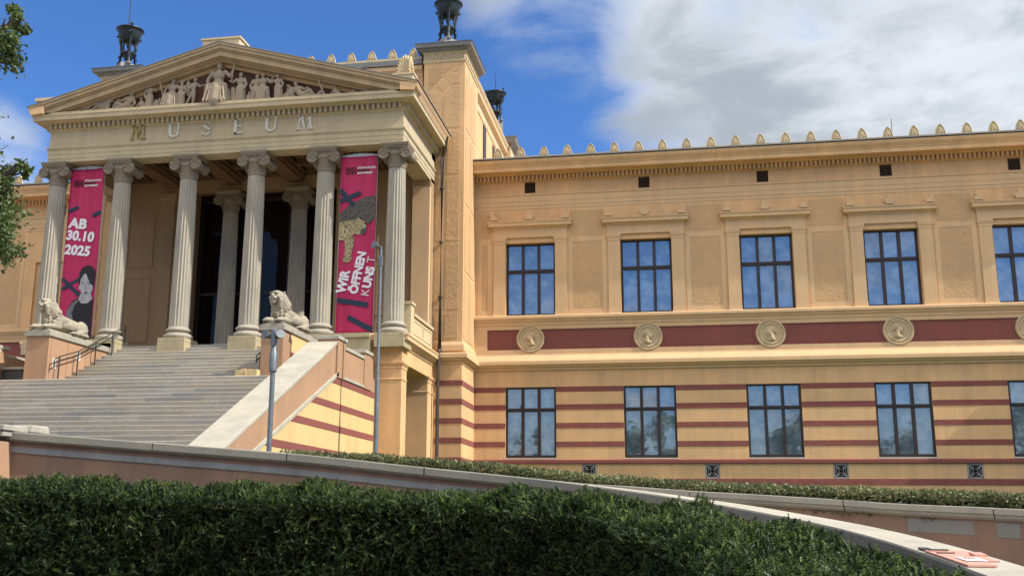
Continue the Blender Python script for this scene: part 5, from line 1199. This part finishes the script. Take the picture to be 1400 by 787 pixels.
for c, rx, rz, mt in (((-30.82, 13.50), .075, .028, m_g3), ((-30.45, 13.50), .075, .03, m_g3), ((-30.82, 13.58), .10, .016, m_g2), ((-30.60, 13.0), .12, .036, m_g3), ((-30.62, 13.20), .05, .022, m_g2), ((-30.66, 13.36), .018, .13, m_g2)): put_poly(b1, ellipse(c, rx, rz), mt, 'portrait_feature', .012)
put_poly(b1, [(-31.0, 13.45), (-31.02, 13.2), (-30.93, 13.14), (-30.92, 13.4)], m_g1, 'portrait_ear', .011)
b2 = banner('museum_banner', -16.66, -14.71, 19.80, 10.42, 'crimson banner with a spotted cat, reading WIR OEFFNEN KUNST, left of the rightmost column')
logo(b2, -16.38, 19.02)
put_poly(b2, [(-16.64, 16.1), (-16.64, 16.70), (-16.3, 17.02), (-15.9, 17.28), (-15.3, 17.56), (-14.73, 17.62), (-14.73, 16.38), (-15.1, 16.1), (-15.4, 16.4), (-16.0, 16.3)], m_fur1, 'cat_back', .001)
put_poly(b2, [(-16.64, 16.25), (-16.2, 16.36), (-15.75, 16.34), (-15.62, 16.48), (-15.50, 16.36), (-15.24, 16.22), (-15.17, 15.95), (-15.22, 15.68), (-15.5, 15.56), (-15.85, 15.60), (-16.1, 15.3), (-16.64, 15.28)], m_fur2, 'cat_head', .004)
put_poly(b2, [(-15.45, 15.85), (-15.17, 15.92), (-15.22, 15.62), (-15.55, 15.60)], m_fur1, 'cat_muzzle', .006)
put_poly(b2, [(-16.35, 15.40), (-15.82, 15.45), (-15.84, 14.95), (-15.95, 14.5), (-15.92, 14.25), (-16.1, 14.10), (-16.36, 14.16), (-16.40, 14.36), (-16.28, 14.6), (-16.30, 15.0)], m_fur2, 'cat_leg', .003)
put_poly(b2, bar2((-16.64, 18.0), (-15.88, 17.1), .26), m_navy, 'crossed_bars', .007); put_poly(b2, bar2((-16.64, 17.38), (-15.55, 17.80), .22), m_navy, 'crossed_bars', .008)
A8 = -math.radians(79)
put_text(b2, 'WIR', .66, -16.22, 12.52, A8, off=.032, sx=.92); put_text(b2, '\u00d6FFNEN', .61, -15.58, 12.45, A8, off=.030, sx=.95)
put_text(b2, 'K', .60, -14.98, 12.30, A8, off=-.004); put_text(b2, 'UNS', .60, -14.90, 12.72, A8, off=.03, sx=.95); put_text(b2, 'T', .60, -14.72, 14.0, A8, off=-.006)
put_poly(b2, bar2((-16.62, 12.18), (-14.98, 11.88), .26), m_navy, 'diagonal_bar'); put_poly(b2, bar2((-16.02, 11.28), (-14.74, 10.60), .26), m_navy, 'diagonal_bar')
# iron balustrade behind the second banner
t = thing('iron_railing', (-15.2, 50.75, 10.34), 'thin dark iron railing behind the foot of the right banner', 'railing')
m = MB()
for z in (10.5, 11.45): m.tube([(-16.7, 50.75, z), (-13.45, 50.75, z)], .022, 6)
obj('rail', m, m_iron, t)
for k in range(5): m = MB(); m.tube([(-16.6 + k * .75, 50.75, 10.34), (-16.6 + k * .75, 50.75, 11.5)], .028, 6); obj('post', m, m_iron, t)
m = MB()
for k in range(4):
    c = -16.22 + k * .75; m.tube([(c + .18 * math.cos(a), 50.75, 11.2 + .18 * math.sin(a)) for a in [2 * math.pi * i / 12 for i in range(12)]], .014, 5, closed=True); m.tube([(c, 50.75, 10.5), (c, 50.75, 11.02)], .014, 5)
objs('scrollwork', m, m_iron, t)
# ------------------------------------------------------------------ bronze tripod torches
def torch(x, y, z, s, label, seed=0):
    t = thing('bronze_tripod_torch', (x, y, z), label, 'torch', 'bronze tripods on the corner towers'); 
    def P(a, r, h): return (x + s * r * math.cos(a), y + s * r * math.sin(a), z + s * h)
    for k in range(3):
        a = math.radians(-75 + seed + 120 * k)
        m = MB(); m.tube([P(a, .62, .06), P(a, .66, .16), P(a, .52, .40), P(a, .56, .62), P(a, .44, .80)], [q * s for q in (.12, .08, .075, .12, .09)], 8)
        m.tube([P(a, .44, .78), P(a, .52, 1.4), P(a, .64, 2.0)], [q * s for q in (.085, .085, .11)], 7); m.tube([P(a, .62, 1.98), P(a, .78, 2.1), P(a, .72, 2.25)], [q * s for q in (.09, .13, .07)], 8)
        obj('leg', m, m_bronze, t, sm=50)
        m = MB(); m.lathe([(.10 * s, -.05 * s), (.17 * s, -.02 * s), (.17 * s, .05 * s), (.05 * s, .08 * s)], P(a, .66, .0), 10); obj('claw_foot', m, m_greyp, t)
        b = a + math.radians(60)
        m = MB(); m.tube([P(b, .40, .85), P(b, .52, 1.15), P(b, .30, 1.45), P(b, .48, 1.7), P(b, .56, 1.95)], .045 * s, 6); m.tube([P(b + .3, .42, .85), P(b, .38, 1.3), P(b - .3, .56, 1.95)], .036 * s, 6); m.tube([P(b - .3, .42, .85), P(b, .40, 1.3), P(b + .3, .56, 1.95)], .036 * s, 6)
        obj('lyre_ornament', m, m_bronze, t, sm=50)
        m = MB(); c = P(a, .80, 2.42); m.lathe([(.001, -.0), (.05 * s, .02 * s), (.03 * s, .10 * s), (.10 * s, .17 * s), (.09 * s, .27 * s), (.001, .33 * s)], c, 8); obj('rim_finial', m, m_bronze, t)
    m = MB(); m.lathe([(q * s, h * s) for q, h in ((.30, .70), (.48, .74), (.52, .82), (.47, .90), (.38, .92), (.30, .84))], (x, y, z), 24); m.lathe([(q * s, h * s) for q, h in ((.02, .28), (.16, .34), (.24, .48), (.30, .62), (.36, .72))], (x, y, z), 20); obj('ring', m, m_bronze, t, sm=40)
    m = MB(); m.lathe([(q * s, h * s) for q, h in ((.04, 1.50), (.36, 1.62), (.56, 1.72), (.66, 1.86), (.68, 2.10), (.74, 2.26), (.76, 2.36), (.84, 2.42), (.88, 2.46), (.87, 2.50), (.74, 2.46), (.6, 2.35), (.2, 2.2))], (x, y, z), 36); obj('bowl', m, m_bronze, t, sm=40)
    return t
m = MB(); m.lathe([(.95, 28.98), (.95, 29.50)], (-12.74, 57.75, 0), 4); m.lathe([(.95, 28.98), (.95, 29.50)], (2 * XC + 12.74, 57.75, 0), 4); obj('torch_pedestal', m, m_greyp, mus)
torch(-12.74, 57.6, 29.5, 1.0, 'dark bronze tripod torch on the right corner tower, cut by the top edge', 0)
torch(2 * XC + 12.74, 57.6, 29.5, 1.0, 'dark bronze tripod torch on the left corner tower behind the pediment', 20)
torch(-12.75, 75, 31.0, .95, 'dark bronze tripod torch farthest back, above the side cornice', 40)
def rod(x, y, z0, z1, label):
    m = MB(); m.tube([(x, y, z0), (x, y, z1)], [.035, .015], 5); o = obj('lightning_rod', m, m_iron); return tagit(o, label, 'lightning rod', 'lightning rods')
rod(2 * XC + 12.6, 57.6, 31.9, 35.6, 'thin lightning rod rising from the left torch'); rod(-12.75, 75, 33.2, 35.2, 'thin lightning rod rising from the farthest torch'); rod(13.2, 62, 22.5, 24.7, 'thin lightning rod on the roof edge of the wing')
# ------------------------------------------------------------------ lamp posts
def floodpole(x, y, z0, z1, r, label, low):
    t = thing('floodlight_pole', (x, y, z0), label, 'lamp post', 'grey floodlight poles')
    m = MB(); zm = z0 + (z1 - z0) * (.62 if low else .55); h = z1 - z0
    if low: m.lathe([(r * 1.02, 0), (r, h * .74), (r * 1.6, h * .75), (r * 1.6, h * .86), (r * 1.15, h * .87), (r * 1.15, h * .99), (r * .6, h)], (x, y, z0), 16)
    else: m.lathe([(r * 1.2, 0), (r * 1.2, h * .46), (r * .85, h * .47), (r * .8, h * .97), (r * .5, h)], (x, y, z0), 14)
    obj('pole', m, m_pole, t, sm=35)
    m = MB(); m.box(x - .9 * r, x + .9 * r, y - 1.6 * r, y + 1.2 * r, z1 - .55, z1 - .10) if low else m.box(x - r * 1.1, x + r * 1.1, y - r, y + r, z1 - .9, z1 - .45); obj('bracket', m, m_pole, t, bevel=.01)
    for k in (-1, 1):
        m = MB(); c = (x + k * r * 2.6, y - .05, z1 - (.22 if low else -.02)); d = MB(); d.lathe([(.02, -.16), (.06, -.14), (.075, -.02), (.13, .06), (.14, .12), (.001, .12)], seg=14, cap=False)
        if not low and k > 0: continue
        m.merge(d, Matrix.Translation(c) @ Matrix.Rotation(math.radians(70), 4, 'X') @ Matrix.Rotation(math.radians(30 * k), 4, 'Y') @ Matrix.Scale(1.0 if low else 1.3, 4)); m.tube([c, (x, y, c[2] - .04)], .025, 6); obj('lamp_head', m, m_pole, t, sm=40)
    return t
floodpole(-11.93, 30.0, 1.9, 7.12, .075, 'short grey pole with floodlight heads, standing before the stair cheek wall', True)
floodpole(-12.70, 44.15, 2.3, 13.35, .082, 'tall slim grey pole standing before the right corner of the portico', False)
# ------------------------------------------------------------------ painted boards drying on the coping
t = thing('painted_boards', (2.95, 11.6, 1.17), 'salmon pink painted boards and a paper sheet lying on the white coping at lower right', 'boards')
def on_cop(y): 
    i = int(np.argmin(abs(w1[:, 1] - y) + (w1[:, 0] < 0) * 99)); return w1[i]
def brd(a, b, wd, off0, h, mat, name, th=.035):
    A_, B_ = on_cop(a), on_cop(b); m = MB(); V = []
    for Q, s0 in ((A_, 0), (B_, 1)):
        for o_ in (off0, off0 + wd):
            for z in (h, h + th): V.append((Q[0] + .03 + o_, a if s0 == 0 else b, Q[2] + z))
    m.add(V, [(0, 1, 3, 2), (4, 6, 7, 5), (0, 4, 5, 1), (2, 3, 7, 6), (0, 2, 6, 4), (1, 5, 7, 3)]); return obj(name, m, mat, t)
brd(12.5, 11.05, .26, .02, .006, m_board, 'board', .018); brd(12.6, 11.55, .16, .30, .006, m_board, 'board', .018); brd(12.15, 11.98, .12, .36, .026, m_board, 'offcut', .02); brd(12.42, 12.38, .20, .04, .026, m_iron, 'dark_strip', .015); brd(12.2, 12.16, .18, .05, .026, m_iron, 'dark_strip', .012); brd(12.8, 12.55, .10, .04, .005, m_iron, 'dark_offcut', .02); brd(11.75, 11.35, .20, .10, .027, m_boardl, 'paper_sheet', .004); brd(11.65, 11.47, .10, .15, .033, m_board, 'printed_patch', .003)
# weeds in front of the hedge
V_, F_ = scatter(np.array([[-7.4, 14.6, 0.28]] * 14) + rng.normal(size=(14, 3)) * .08, np.tile([0, 0, 1.], (14, 1)) + rng.normal(size=(14, 3)) * .35, rng.uniform(.18, .36, 14), [(p[0] * .22, p[1], p[2]) for p in LEAF[0]], LEAF[1])
o = link('weed', mesh_np('weed', V_, F_, leafmat('weed_leaves', (.08, .13, .03), (.13, .18, .05))))
tagit(o, 'small bright green weed sprouting in front of the yew hedge at the bottom edge', 'plant')
# ------------------------------------------------------------------ scale the layout to metres
bpy.context.view_layer.update()
done = set()
for o in list(D.objects):
    if o.type == 'MESH' and o.data.name not in done:
        done.add(o.data.name); o.data.transform(Matrix.Scale(S, 4)); o.data.update()
    if o.type == 'CAMERA':
        mw = o.matrix_world.copy(); mw.translation = mw.translation * S; o.matrix_world = mw
    elif o.type != 'LIGHT': o.location = o.location * S
    for md in o.modifiers:
        if md.type == 'SOLIDIFY': md.thickness *= S
bpy.context.view_layer.update()
